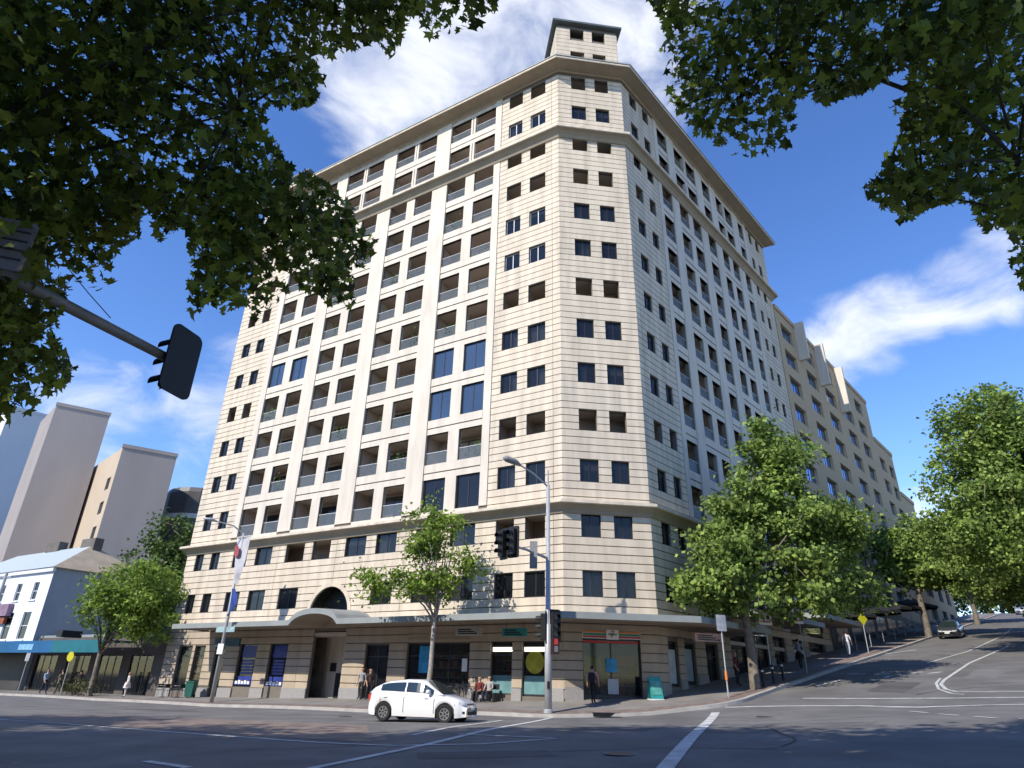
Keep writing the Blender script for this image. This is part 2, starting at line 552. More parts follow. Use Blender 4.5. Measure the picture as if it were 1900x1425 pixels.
MK = 'road_marking'
px_strip(MK, [(1328, 1322), (1280, 1372), (1236, 1424), (1200, 1470)], .34)
px_strip(MK, [(1023, 1332), (800, 1380), (585, 1425), (500, 1446)], .22)
px_strip(MK, [(931, 1337), (766, 1364)], .18)
px_strip(MK, [(-60, 1332), (200, 1350), (600, 1379), (729, 1384), (895, 1381), (1031, 1371)], .16)
px_strip(MK, [(850, 1363), (1024, 1370)], .12, .018)
px_strip(MK, [(1345, 1313), (1600, 1310), (1960, 1307)], .24)
px_strip(MK, [(1490, 1296), (1700, 1296), (1960, 1294)], .22)
px_strip(MK, [(1960, 1283), (1775, 1284), (1755, 1279), (1746, 1270), (1752, 1262), (1798, 1231), (1872, 1199)], .16)
px_strip(MK, [(1790, 1289), (1765, 1287), (1742, 1279), (1737, 1268), (1745, 1259)], .12)
px_strip(MK, [(1719, 1231), (1798, 1208), (1860, 1180), (1876, 1168)], .14)
for a, b, y in [(1688, 1722, 1321), (1741, 1779, 1326), (1808, 1851, 1331), (1889, 1940, 1335)]:
    px_strip(MK, [(a, y - 1), (b, y + 2)], .14)
for a, b, y0, y1 in [(1572, 1606, 1251, 1251), (1622, 1652, 1252, 1250), (1688, 1712, 1250, 1247), (1722, 1748, 1250, 1247), (1640, 1652, 1258, 1255), (1640, 1700, 1214, 1206), (270, 350, 1413, 1425), (1515, 1560, 1273, 1262)]:
    px_strip(MK, [(a, y0), (b, y1)], .22)
# paved flush median on the near road
mb = MB()
md = [(20, 1327), (120, 1326), (250, 1328), (420, 1336), (560, 1341), (680, 1346)]
ml = [(20, 1334), (120, 1342), (250, 1350), (420, 1361), (560, 1371), (690, 1378)]
prev = None
for t in np.linspace(0, 1, 40):
    x = t * (len(md) - 1); i = min(int(x), len(md) - 2); f = x - i
    a = spot(*(np.array(md[i]) * (1 - f) + np.array(md[i + 1]) * f)); b = spot(*(np.array(ml[i]) * (1 - f) + np.array(ml[i + 1]) * f))
    cur = [(*(a + (b - a) * s), 0) for s in np.linspace(0, 1, 7)]
    cur = [(p[0], p[1], g(p[0], p[1]) + .008) for p in cur]
    if prev:
        for k in range(6): mb.quad(prev[k], prev[k + 1], cur[k + 1], cur[k])
    prev = cur
tag(link('median_paving', mb.mesh('median_paving', PAVER)), kind='structure')
# far footpath on the other side of the hill street
mb = MB(); prev = None
for u in np.arange(6, 150, 2.0):
    a = Rp(u, 17.5); b = Rp(u, 22.5)
    cur = ((a[0], a[1], g(*a) - .2), (a[0], a[1], g(*a) + .14), (b[0], b[1], g(*b) + .18))
    if prev:
        mb.quad(prev[0], prev[1], cur[1], cur[0]); mb.quad(prev[1], prev[2], cur[2], cur[1])
    prev = cur
tag(link('footpath_uphill', mb.mesh('footpath_uphill', CONC)), kind='structure')

# wear on the carriageway: repair patches, sealed cracks and manhole covers
PATCH = mat('asphalt_patch', (.10, .096, .094), .9, .2, .8, bump=.5, bscale=50)
PATCHL = mat('asphalt_patch_pale', (.165, .162, .158), .9, .15, .8, bump=.5, bscale=50)
SEAL = mat('crack_sealant', (.04, .04, .042), .7, .2, 3)
IRON = mat('cast_iron', (.06, .058, .055), .5, .25, 8, metal=.4)
for (px, py, l, w, a, mt) in [(560, 1322, 6.0, 1.6, -31, PATCHL), (1120, 1352, 3.2, 1.4, -31, PATCH), (1480, 1340, 4.5, 1.5, -20, PATCHL), (300, 1318, 5.0, 1.2, -31, PATCH), (1660, 1275, 4, 1.6, 48, PATCH), (900, 1400, 3.0, 1.2, 10, PATCH), (1830, 1250, 5, 1.4, 48, PATCHL)]:
    c = spot(px, py); d = np.array([math.cos(R_(a)), math.sin(R_(a))])
    m_ = MB(); strip(m_, [c - d * l / 2, c + d * l / 2], w, .006)
    tag(link('road_patch', m_.mesh('road_patch', mt)), kind='structure')
rc = random.Random(5)
for (px, py, a, n) in [(700, 1345, -30, 10), (1150, 1335, -25, 9), (1400, 1345, 0, 10), (250, 1315, -31, 14), (1700, 1290, 45, 9), (1600, 1265, 50, 10), (1000, 1395, 20, 8), (1450, 1385, 60, 8), (450, 1390, 15, 8)]:
    p_ = spot(px, py); pts_ = [p_]; ang = R_(a)
    for k in range(n):
        ang += rc.uniform(-.45, .45) * .6; p_ = p_ + np.array([math.cos(ang), math.sin(ang)]) * .7; pts_.append(p_)
    m_ = MB(); strip(m_, pts_, .05, .009)
    tag(link('road_crack', m_.mesh('road_crack', SEAL)), kind='structure')
for (px, py, lab) in [(640, 1330, 'round iron manhole cover in the lane beside the white car'), (1420, 1330, 'round iron manhole cover between the crossing lines and the corner'), (1150, 1400, 'round iron manhole cover in the shaded near road')]:
    c = spot(px, py); o_ = thing('manhole_cover', lab, 'manhole cover', (c[0], c[1], g(*c)))
    m_ = MB(); m_.lathe([(.36, .012), (.36, .018), (.31, .018)], 24); part('rim', m_, mat('manhole_rim', (.2, .195, .19), .8, .15, 5), o_)
    m_ = MB(); m_.lathe([(.31, .015), (.0, .016)], 24); part('lid', m_, IRON, o_)

# ------------------------------------------------------------------ the corner apartment building
P0 = Lp(LEN_L); P3 = Rp(LEN_R)
B0 = P0 - nL * 18; B3 = P3 - nR * 18
bld = thing('apartment_building', 'tall cream corner apartment block with white loggia bays, cornices and a rooftop tower', 'building', (P1[0], P1[1], .85))
BO = Vector(bld.location)


def bpart(name, mb, mats, parent=None, smooth=False):
    """part whose vertices are in world space"""
    me = mb.mesh(name, mats, smooth); me.transform(Matrix.Translation(-BO))
    return link(name, me, parent or bld)


def fobj(name, me, F, x, y, z, parent=None):
    """shared mesh set on a facade (local x along it, y inward)"""
    w = Vector(F.w(x, y, z)) - BO
    return link(name, me, parent or bld, w, F.rz)


BAYC = [7.80, 13.72, 19.62, 25.38]           # centres of the loggia bays on the long facade
LOG_L = []
for c in BAYC: LOG_L += [(c - 2.18, c - .42), (c + .42, c + 2.18)]
WIN_L = [(1.09, 2.38), (3.1, 4.33), (29.2, 30.22), (31.12, 32.12)]
WIN_C = [(1.03, 2.15), (2.88, 3.95)]
WIN_R = [(1.15, 2.2), (3.1, 4.05), (23.9, 24.6), (25.6, 26.4)]
LOG_R = [(5.35, 6.95), (8.2, 9.8), (10.55, 12.05), (13.4, 14.9), (16.25, 17.6), (18.4, 19.75), (21.2, 22.4)]
WH = 1.31
OPEN_LV = {4, 7, 10, 11, 13}
BAND_LO, BAND_HI, TOPZ = 10.2, 38.0, 44.7
COURSE = .4429

# ground-floor openings: (u0,u1,z0,z1)
GF_L = [(30.1, 31.7, .55, 3.5), (28.6, 29.8, .55, 3.5), (26.4, 27.5, .2, 3.4), (23.1, 24.95, .95, 3.6), (20.1, 21.85, 1.05, 3.6), (15.1, 17.9, .3, 4.3),
        (11.5, 13.35, .5, 3.5), (5.75, 10.15, 1.2, 3.55), (3.05, 4.4, 1.05, 3.6), (1.07, 2.45, 1.0, 3.6)]
GF_C = [(.95, 4.0, .95, 3.75)]
GF_R = [(.9, 2.05, 1.6, 3.8), (2.7, 4.0, 1.7, 3.8), (5.2, 6.8, 1.75, 3.9), (8.6, 11.2, 1.9, 4.6), (12, 14.6, 2.2, 5.0), (15.4, 17.6, 2.6, 5.3), (19, 21.5, 3.1, 5.45), (22.4, 26.2, 3.6, 5.5)]


def wall_mesh(F, x0, x1, z0, z1, ops, y=.06, rev=.3):
    """sheet with rectangular openings and reveals (facade-local coordinates turned to world)"""
    m = MB()
    xs = sorted({x0, x1, *[v for o in ops for v in o[:2] if x0 < v < x1]})
    zs = sorted({z0, z1, *[v for o in ops for v in o[2:4] if z0 < v < z1]})
    for zi in range(len(zs) - 1):
        run = None
        for xi in range(len(xs) - 1):
            cx = (xs[xi] + xs[xi + 1]) / 2; cz = (zs[zi] + zs[zi + 1]) / 2
            inside = any(o[0] < cx < o[1] and o[2] < cz < o[3] for o in ops)
            if not inside:
                if run is None: run = xs[xi]
            if (inside or xi == len(xs) - 2) and run is not None:
                e = xs[xi] if inside else xs[xi + 1]
                m.quad(F.w(run, y, zs[zi]), F.w(e, y, zs[zi]), F.w(e, y, zs[zi + 1]), F.w(run, y, zs[zi + 1]))
                run = None
    for a, b, c, d in [o[:4] for o in ops]:
        m.quad(F.w(a, y, c), F.w(a, y + rev, c), F.w(a, y + rev, d), F.w(a, y, d))
        m.quad(F.w(b, y, c), F.w(b, y + rev, c), F.w(b, y + rev, d), F.w(b, y, d))
        m.quad(F.w(a, y, c), F.w(a, y + rev, c), F.w(b, y + rev, c), F.w(b, y, c))
        m.quad(F.w(a, y, d), F.w(a, y + rev, d), F.w(b, y + rev, d), F.w(b, y, d))
    return m


LV = list(range(1, 14))
ops_L, ops_C, ops_R = [], [], []
clad_ops_L = []


def lo_hi(l):
    """sill and head of ordinary windows on level l"""
    return SILL(l), SILL(l) + WH


def lg(l):
    return SILL(l) - .83, (SILL(l) + 1.27 if l != 13 else SILL(l) + 1.05)


POD_L = [(5.76, 7.57), (8.27, 10.2), (11.74, 13.45), (14.3, 16.14), (17.5, 19.2), (20.0, 21.87), (23.3, 25.05), (26.0, 27.57)]
for l in LV:
    s, h = lo_hi(l)
    for a, b in WIN_L: ops_L.append((-b, -a, s, h))
    for a, b in WIN_C: ops_C.append((a, b, s, h))
    for a, b in WIN_R: ops_R.append((a, b, s, h))
    if l >= 3:
        f0, f1 = lg(l)
        if l <= 11:
            for a, b in LOG_L: ops_L.append((-b, -a, f0, f1))
            for a, b in LOG_R: ops_R.append((a, b, f0, f1))
        else:
            for c in BAYC: ops_L.append((-(c + 2.18), -(c - 2.18), f0, f1))
            for a, b in ((5.35, 6.95), (8.2, 12.05), (13.4, 14.9), (16.25, 19.75), (21.2, 22.4)): ops_R.append((a, b, f0, f1))
    else:
        for a, b in POD_L:
            if l == 1 and 14 < a < 18: continue
            ops_L.append((-b, -a, s, h))
        for a, b in LOG_R: ops_R.append((a, b, s, h))
for u0, u1, z0, z1 in GF_L: ops_L.append((-u1, -u0, z0, z1))
arch_ops = []
for d in np.arange(0, 1.7, .1):
    hw = math.sqrt(1.72 ** 2 - (d + .05) ** 2)
    arch_ops.append((-(16.9 + hw), -(16.9 - hw), 5.32 + d, 5.32 + d + .1))
for o in GF_C: ops_C.append(o)
for o in GF_R: ops_R.append(o)

wL = bpart('wall', wall_mesh(FL, -LEN_L, 0, -1.5, TOPZ, ops_L + arch_ops, rev=.2), CREAM_D)
wC = bpart('wall', wall_mesh(FC, 0, LEN_C, -1.5, TOPZ, ops_C), CREAM_D)
wR = bpart('wall', wall_mesh(FRR, 0, LEN_R, -1.5, TOPZ, ops_R), CREAM_D)
mb = MB()
for a, b in ((P0, B0), (B0, B3), (B3, P3)):
    mb.quad((*a, -1), (*b, -1), (*b, TOPZ), (*a, TOPZ))
bpart('rear_wall', mb, CREAM)

# inner core and floor slabs
mb = MB()
inner = [Lp(LEN_L - .4, -1.75), Lp(-.6 + .6, -1.75) * 0 + (P1 - (nL + nC) * .93), P2 - (nC + nR) * .93, Rp(LEN_R - .4, -1.75), B3 + nR * .5, B0 + nL * .5]
for a, b in zip(inner, inner[1:] + inner[:1]):
    mb.quad((*a, 0), (*b, 0), (*b, TOPZ), (*a, TOPZ))
bpart('interior_core', mb, INT)
fp = [Lp(LEN_L - .08, -.1), P1 - (nL + nC) * .06, P2 - (nC + nR) * .06, Rp(LEN_R - .08, -.1), B3, B0]
for l in LV + [0]:
    z = SILL(l) + 1.33 if l != 13 else 44.45
    mb = MB(); mb.prism([tuple(p) for p in fp], z, z + .22, 'z')
    bpart('floor_slab', mb, SLABM)
# roof
mb = MB(); mb.prism([tuple(p) for p in fp], 44.75, 44.95, 'z'); bpart('roof_slab', mb, GREYTRIM)
# partition walls between loggias
mb = MB()
for c in BAYC:
    for s in (-1, 1):
        x = -(c + s * 2.32)
        mb.quad(FL.w(x, .2, 10.6), FL.w(x, 1.8, 10.6), FL.w(x, 1.8, 44.5), FL.w(x, .2, 44.5))
for x in (5.2, 7.5, 12.7, 15.5, 20.4, 22.9):
    mb.quad(FRR.w(x, .2, 10.6), FRR.w(x, 1.8, 10.6), FRR.w(x, 1.8, 44.5), FRR.w(x, .2, 44.5))
for F, x in ((FL, -2.75), (FL, -4.7), (FC, 2.5), (FRR, 2.65), (FRR, 4.6), (FL, -28.7), (FL, -30.7)):
    mb.quad(F.w(x, .2, 4.9), F.w(x, 1.8, 4.9), F.w(x, 1.8, 44.5), F.w(x, .2, 44.5))
bpart('partition_wall', mb, INT)

# --- stone courses: long slabs with recessed joints
courses = []


def clad(F, x0, x1, z0, n, ops, wall, joint=.05, splits=()):
    for k in range(n):
        a = z0 + k * COURSE + joint / 2; b = z0 + (k + 1) * COURSE - joint / 2
        segs = [(x0, x1)]
        for o in ops:
            if o[2] < b - .05 and o[3] > a + .05:
                ns = []
                for s0, s1 in segs:
                    if o[1] <= s0 or o[0] >= s1: ns.append((s0, s1)); continue
                    if o[0] - s0 > .05: ns.append((s0, o[0]))
                    if s1 - o[1] > .05: ns.append((o[1], s1))
                segs = ns
        for sp in splits:
            ns = []
            for s0, s1 in segs:
                if s0 + .1 < sp < s1 - .1: ns += [(s0, sp - .012), (sp + .012, s1)]
                else: ns.append((s0, s1))
            segs = ns
        for s0, s1 in segs:
            courses.append((F, s0, s1, a, b, wall))


z1 = SILL(1)
S_top = TOPZ - .05
nfull = int((TOPZ - z1) / COURSE)
clad(FC, .0, LEN_C, z1 - 2 * COURSE, nfull + 2, ops_C, wC)
clad(FL, -4.98, 0, z1 - 2 * COURSE, nfull + 2, ops_L, wL, splits=(-.56,))
clad(FRR, 0, 4.75, z1 - 2 * COURSE, nfull + 2, ops_R, wR, splits=(.56,))
clad(FL, -LEN_L, -28.3, z1 - 2 * COURSE, nfull + 2, ops_L, wL)
clad(FRR, 23.1, LEN_R, z1 - 2 * COURSE, nfull + 2, ops_R, wR)
clad(FL, -28.3, -4.98, z1 - 2 * COURSE, 12, ops_L + arch_ops, wL, splits=(-11, -16.9, -22.6))
clad(FRR, 4.75, 23.1, z1 - 2 * COURSE, 12, ops_R, wR, splits=(12.7,))
n_up = len(courses)
clad(FL, -LEN_L, 0, z1 - 11 * COURSE, 9, ops_L, wL, splits=(-8, -19))
clad(FC, 0, LEN_C, z1 - 11 * COURSE, 9, ops_C, wC)
clad(FRR, 0, LEN_R, z1 - 10 * COURSE, 8, ops_R, wR, splits=(7.6, 18))


def view_area(c):
    F, a, b, z0, z1_, w = c
    q = [proj(*F.w(a, 0, z0)), proj(*F.w(b, 0, z0)), proj(*F.w(b, 0, z1_)), proj(*F.w(a, 0, z1_))]
    if any(p[2] < 1 for p in q): return 0
    A = 0
    for i in range(4):
        x0, y0, _ = q[i]; x1, y1, _ = q[(i + 1) % 4]; A += x0 * y1 - x1 * y0
    return abs(A) / 2


courses.sort(key=view_area, reverse=True)
rest = {}
cnt = 0
for i, (F, a, b, z0, zz, w) in enumerate(courses):
    if i < 296:
        m = MB(); m.box(a, b, 0, .07, z0, zz)
        me = m.mesh('cladding_panel', CREAM_SHADED if zz < 4.9 else CREAM)
        o = link('cladding_panel', me, w, Vector(F.w(0, 0, 0)) - BO, F.rz)
    else:
        m = rest.setdefault((id(w), zz < 4.9), (w, MB(), CREAM_SHADED if zz < 4.9 else CREAM))[1]
        P = [F.w(x, y, z) for z in (z0, zz) for x, y in ((a, 0), (b, 0), (b, .07), (a, .07))]
        b0 = len(m.v); m.v += P
        for q in ((0, 3, 2, 1), (4, 5, 6, 7), (0, 1, 5, 4), (1, 2, 6, 5), (2, 3, 7, 6), (3, 0, 4, 7)):
            m.f.append(tuple(b0 + j for j in q)); m.mi.append(0)
for w, m, mt in rest.values():
    tag(bpart('cladding', m, mt, w), kind='stuff')

# --- white loggia framework on both facades
def wbox(m, F, x0, x1, y0, y1, z0, z1_):
    P = [F.w(x, y, z) for z in (z0, z1_) for x, y in ((x0, y0), (x1, y0), (x1, y1), (x0, y1))]
    b0 = len(m.v); m.v += P
    for q in ((0, 3, 2, 1), (4, 5, 6, 7), (0, 1, 5, 4), (1, 2, 6, 5), (2, 3, 7, 6), (3, 0, 4, 7)):
        m.f.append(tuple(b0 + j for j in q)); m.mi.append(m.m)


def framework(F, conv, pil, mull, spans, thin):
    Z0, Z1 = SILL(3) - .86, 38.2
    Z2, Z3 = 38.2, 44.6
    for a, b in pil:
        a, b = conv(a, b)
        m = MB(); wbox(m, F, a + .04, b - .04, -.03, .06, Z0, Z1); wbox(m, F, a + .04, b - .04, -.03, .06, Z2, Z3)
        bpart('pilaster', m, WHITE)
    for a, b in mull:
        a, b = conv(a, b)
        for l in range(3, 12):
            m = MB(); wbox(m, F, a, b, .0, .3, SILL(l) - .83, SILL(l) + 1.27)
            bpart('mullion', m, WHITE)
    for a, b in thin:
        a, b = conv(a, b); c = (a + b) / 2
        for l in (12, 13):
            f0, f1 = lg(l)
            m = MB(); wbox(m, F, c - .22, c - .035, .02, .3, f0, f1); wbox(m, F, c + .035, c + .22, .02, .3, f0, f1)
            bpart('mullion', m, WHITE)
    for a, b in spans:
        a, b = conv(a, b)
        for l in range(3, 14):
            f0, f1 = lg(l)
            top = f0; bot = lg(l - 1)[1] if l > 3 else f0 - .5
            if l == 12: bot = 38.3
            m = MB()
            mid = bot + (top - bot) * .42
            wbox(m, F, a, b, .005, .3, mid + .035, top)
            wbox(m, F, a, b, .03, .3, bot, mid - .035)
            bpart('spandrel', m, WHITE)
        m = MB(); wbox(m, F, a, b, .02, .3, lg(13)[1], TOPZ - .28); wbox(m, F, a, b, -.02, .3, TOPZ - .22, TOPZ - .05)
        bpart('spandrel', m, WHITE)


cvL = lambda a, b: (-b, -a)
cvR = lambda a, b: (a, b)
pilL = [(4.98, BAYC[0] - 2.18)] + [(BAYC[i] + 2.18, BAYC[i + 1] - 2.18) for i in range(3)] + [(BAYC[3] + 2.18, 28.3)]
framework(FL, cvL, pilL, [(c - .42, c + .42) for c in BAYC], [(c - 2.18, c + 2.18) for c in BAYC], [(c - .42, c + .42) for c in BAYC])
pilR = [(4.75, 5.35), (6.95, 8.2), (12.05, 13.4), (14.9, 16.25), (19.75, 21.2), (22.4, 23.1)]
framework(FRR, cvR, pilR, [(9.8, 10.55), (17.6, 18.4)], [(5.35, 6.95), (8.2, 12.05), (13.4, 14.9), (16.25, 19.75), (21.2, 22.4)], [(9.8, 10.55), (17.6, 18.4)])

# --- windows: frame > pane, curtain, blind
BLIND = mat('roller_blind', (.42, .40, .36), .8, .12, 2)
WM = {}


def win_meshes(w, h, style):
    k = (round(w, 2), round(h, 2), style)
    if k in WM: return WM[k]
    m = MB(); t = .05
    m.box(0, w, 0, .07, 0, t); m.box(0, w, 0, .07, h - t, h); m.box(0, t, 0, .07, t, h - t); m.box(w - t, w, 0, .07, t, h - t)
    m.box(w / 2 - t / 2, w / 2 + t / 2, .003, .067, t, h - t)
    fr = m.mesh('window_frame', LTFRAME if style == 'light' else DKFRAME)
    m = MB(); m.box(t, w - t, .03, .038, t, h - t)
    pn = m.mesh('pane', GLASSB if style == 'blue' else GLASS)
    m = MB()
    n = 10
    for i in range(n):
        x0 = w * .5 * i / n; x1 = w * .5 * (i + 1) / n
        y0, y1 = (.2, .25) if i % 2 else (.25, .2)
        m.quad((x0, y0, .02), (x1, y1, .02), (x1, y1, h - .02), (x0, y0, h - .02))
    cu = m.mesh('curtain', CURT)
    WM[k] = (fr, pn, cu)
    return WM[k]


def window(F, x, z, w, h, style, curtain=None, y=.16):
    fr, pn, cu = win_meshes(w, h, style)
    o = fobj('window', fr, F, x, y, z)
    link('pane', pn, o)
    if curtain == 'l': link('curtain', cu, o, (0.03, 0, 0))
    elif curtain == 'r': link('curtain', cu, o, (w / 2 - .02, 0, 0))
    elif curtain in ('h', 'q'):
        fr_ = .45 if curtain == 'h' else .25
        k2 = (round(w, 2), round(h, 2), curtain)
        if k2 not in WM:
            m = MB(); m.box(.05, w - .05, .10, .115, h * (1 - fr_), h - .04); WM[k2] = m.mesh('blind', BLIND)
        link('blind', WM[k2], o)
    elif curtain == 'b': link('curtain', cu, o, (0.03, 0, 0)); link('curtain', cu, o, (w / 2 - .02, 0, 0))
    return o


rnd = random.Random(3)
for l in LV:
    s, h = lo_hi(l)
    light = l in (8, 9, 12)
    for i, (a, b) in enumerate(WIN_L):
        if i < 2 and l in (4, 7, 10, 11, 13, 2): continue
        if i >= 2 and l in (9, 10, 6): continue
        cur = {5: 'r', 6: 'b' if i == 0 else 'r', 3: 'r' if i == 1 else None, 1: None}.get(l, rnd.choice([None, None, 'q', 'l']))
        window(FL, -b, s, b - a, WH, 'light' if light and i < 2 else 'dark', cur if i < 2 else rnd.choice([None, 'h', 'q', 'l']))
    for i, (a, b) in enumerate(WIN_C):
        if l in OPEN_LV: continue
        window(FC, a, s, b - a, WH, 'dark', rnd.choice([None, None, 'q', 'l', 'r', 'h']))
    for i, (a, b) in enumerate(WIN_R):
        if l in (4, 10, 13) and i < 2: continue
        window(FRR, a, s, b - a, WH, 'dark', rnd.choice([None, 'h', 'r', 'q']))
    if l < 3:
        for j, (a, b) in enumerate(POD_L):
            if l == 1 and 14 < a < 18: continue
            if (l, j) in ((2, 5), (2, 4)): continue
            window(FL, -b, s, b - a, WH, 'dark', rnd.choice([None, 'h', 'r', 'l', 'q']))
        for a, b in LOG_R: window(FRR, a, s, b - a, WH, 'dark')
# enclosed loggias and glass balustrades
enclosed = {(0, 5), (0, 6), (0, 3), (3, 7)}
BM = {}
DM = {}


def balustrade(F, x, z, w):
    k = round(w, 2)
    if k not in BM:
        m = MB(); m.box(.02, w - .02, 0, .012, .03, .82); g_ = m.mesh('balustrade_glass', BALG)
        m = MB(); m.box(0, w, -.015, .03, .82, .85); r_ = m.mesh('handrail', LTFRAME)
        BM[k] = (g_, r_)
    o = fobj('balustrade_glass', BM[k][0], F, x, .12, z)
    link('handrail', BM[k][1], o)


def door(F, x, z, w):
    k = round(w, 2)
    if k not in DM:
        m = MB(); m.box(.05, w - .05, 0, .02, 0, 2.08)
        d_ = m.mesh('balcony_door', GLASS)
        m = MB()
        for xx in (.0, w / 2 - .03, w - .06): m.box(xx, xx + .06, -.03, .03, 0, 2.12)
        m.box(.06, w / 2 - .03, -.03, .03, 2.06, 2.12); m.box(w / 2 + .03, w - .06, -.03, .03, 2.06, 2.12)
        DM[k] = (d_, m.mesh('door_frame', DKFRAME))
    o = fobj('balcony_door', DM[k][0], F, x, 1.68, z)
    link('door_frame', DM[k][1], o)


for l in range(3, 14):
    f0, f1 = lg(l)
    if l <= 11:
        for j, (a, b) in enumerate(LOG_L):
            bay = j // 2
            if (bay, l) in enclosed:
                window(FL, -b, f0, b - a, f1 - f0, 'blue' if l in (5, 6, 7) else 'dark', rnd.choice(['l', 'r', None]))
            else:
                balustrade(FL, -b, f0, b - a)
                if j % 2 == 0: door(FL, -(a + 3.4), f0 - .25, 2.6)
        for a, b in LOG_R:
            balustrade(FRR, a, f0, b - a)
        for a in (8.4, 16.4): door(FRR, a + .4, f0 - .25, 2.6)
    else:
        for c in BAYC:
            balustrade(FL, -(c + 2.18), f0, 4.36); door(FL, -(c + 1.3), f0 - .25, 2.6)
        for a, b in ((5.35, 6.95), (8.2, 12.05), (13.4, 14.9), (16.25, 19.75), (21.2, 22.4)): balustrade(FRR, a, f0, b - a)

# --- cornices: swept profiles round the three facades
def ring(off):
    """outline of the three facades pushed outward"""
    def corner(P, n1, n2):
        b = n1 + n2; b /= np.linalg.norm(b)
        return P + b * (off / max(.2, float(b @ n1)))
    return [Lp(LEN_L + off * .6, off), corner(P1, nL, nC), corner(P2, nC, nR), Rp(LEN_R + off * .6, off)]


def sweep(prof, name, material):
    m = MB()
    rings = [(ring(o), z) for o, z in prof]
    for (r0, z0), (r1, zz) in zip(rings[:-1], rings[1:]):
        for i in range(3):
            m.quad((*r0[i], z0), (*r0[i + 1], z0), (*r1[i + 1], zz), (*r1[i], zz))
    for i in (0, 3):
        m.quad(*[(*r[i], z) for r, z in rings])
    return bpart(name, m, material)


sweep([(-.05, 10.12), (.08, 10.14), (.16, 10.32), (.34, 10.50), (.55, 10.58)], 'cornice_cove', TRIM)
sweep([(.545, 10.575), (.60, 10.62), (.60, 10.78), (.05, 10.86), (-.05, 10.86)], 'cornice', CREAM)
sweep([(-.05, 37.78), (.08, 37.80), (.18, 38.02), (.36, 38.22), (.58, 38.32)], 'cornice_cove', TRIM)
sweep([(.575, 38.315), (.62, 38.36), (.62, 38.56), (.05, 38.66), (-.05, 38.66)], 'cornice', CREAM)
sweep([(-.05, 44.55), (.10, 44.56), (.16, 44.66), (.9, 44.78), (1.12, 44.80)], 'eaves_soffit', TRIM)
sweep([(1.115, 44.79), (1.14, 44.84), (1.14, 44.98)], 'eaves_cornice', CREAM)
sweep([(1.142, 44.985), (1.19, 44.99), (1.19, 45.08), (.4, 45.3), (-.6, 45.45)], 'gutter', GREYTRIM)
# entablature soffit line of the ground floor and sill band above the awning
sweep([(-.02, 4.88), (.05, 4.89), (.05, 5.30), (-.02, 5.31)], 'stone_band', CREAM)

# --- roof tower over the splayed corner
def tower(name, F, x0, x1, depth, z0, z1_, wins, parent_label=None):
    m = MB()
    ops = wins
    w = wall_mesh(F, x0, x1, z0, z1_, ops, y=.35, rev=.25)
    for a, b in (((x0, .35), (x0, depth)), ((x1, .35), (x1, depth)), ((x0, depth), (x1, depth))):
        w.quad(F.w(*a, z0), F.w(*b, z0), F.w(*b, z1_), F.w(*a, z1_))
    o = bpart(name, w, CREAM_D)
    n = int((z1_ - z0) / COURSE)
    m = MB()
    for k in range(n):
        a = z0 + k * COURSE + .02; b = a + COURSE - .04
        segs = [(x0, x1)]
        for op in ops:
            if op[2] < b - .05 and op[3] > a + .05:
                ns = []
                for s0, s1 in segs:
                    if op[1] <= s0 or op[0] >= s1: ns.append((s0, s1)); continue
                    ns += [(s0, op[0]), (op[1], s1)]
                segs = ns
        for s0, s1 in segs:
            mm = MB(); wbox(mm, F, s0, s1, .28, .36, a, b); bpart('cladding_panel', mm, CREAM, o)
        wbox(m, F, x0 - .07, x0 + .002, .3, depth, a, b); wbox(m, F, x1 - .002, x1 + .07, .3, depth, a, b)
    tag(bpart('side_cladding', m, CREAM, o), kind='stuff')
    m = MB(); wbox(m, F, x0 + .3, x1 - .3, 1.2, depth - .3, z0, z1_ - .1); bpart('tower_core', m, INT, o)
    m = MB(); e = .42
    c = F.w((x0 + x1) / 2, (depth + .35) / 2, z1_ + 1.1)
    q = [F.w(x0 - e, .35 - e, z1_ + .02), F.w(x1 + e, .35 - e, z1_ + .02), F.w(x1 + e, depth + e, z1_ + .02), F.w(x0 - e, depth + e, z1_ + .02)]
    q2 = [(a, b, z + .2) for a, b, z in q]
    m.quad(*q)
    for i in range(4):
        m.quad(q[i], q[(i + 1) % 4], q2[(i + 1) % 4], q2[i]); m.quad(q2[i], q2[(i + 1) % 4], c)
    bpart('tower_roof', m, GREYTRIM if parent_label else mat('dark_roof_edge', (.10, .12, .12), .5, .1, 2), o)
    return o


tower('roof_tower', FC, .05, LEN_C - .05, 5.2, 44.9, 50.55, [(1.1, 2.25, 49.15, 50.25), (2.92, 4.0, 49.15, 50.25), (1.1, 2.25, 46.5, 47.6), (2.92, 4.0, 46.5, 47.6)])
tower('roof_penthouse', FL, -33.0, -28.2, 5.2, 44.9, 47.6, [(-32.1, -31.0, 45.7, 46.8), (-30.3, -29.2, 45.7, 46.8)])
tower('roof_penthouse', FRR, 21.5, 27.3, 6.0, 44.9, 47.6, [(22.6, 23.8, 45.7, 46.8), (25.0, 26.2, 45.7, 46.8)])

# --- street awning
def awn_z(side, u):
    if side == 'L':
        d = abs(u - 15.0)
        hump = .62 * math.sqrt(max(0, 1 - (d / 1.9) ** 2)) if d < 1.9 else 0
        return 4.43 + hump
    if side == 'R':
        return 4.43 + (0 if u < 7.6 else 1.05 if u < 17.8 else 1.75)
    return 4.43


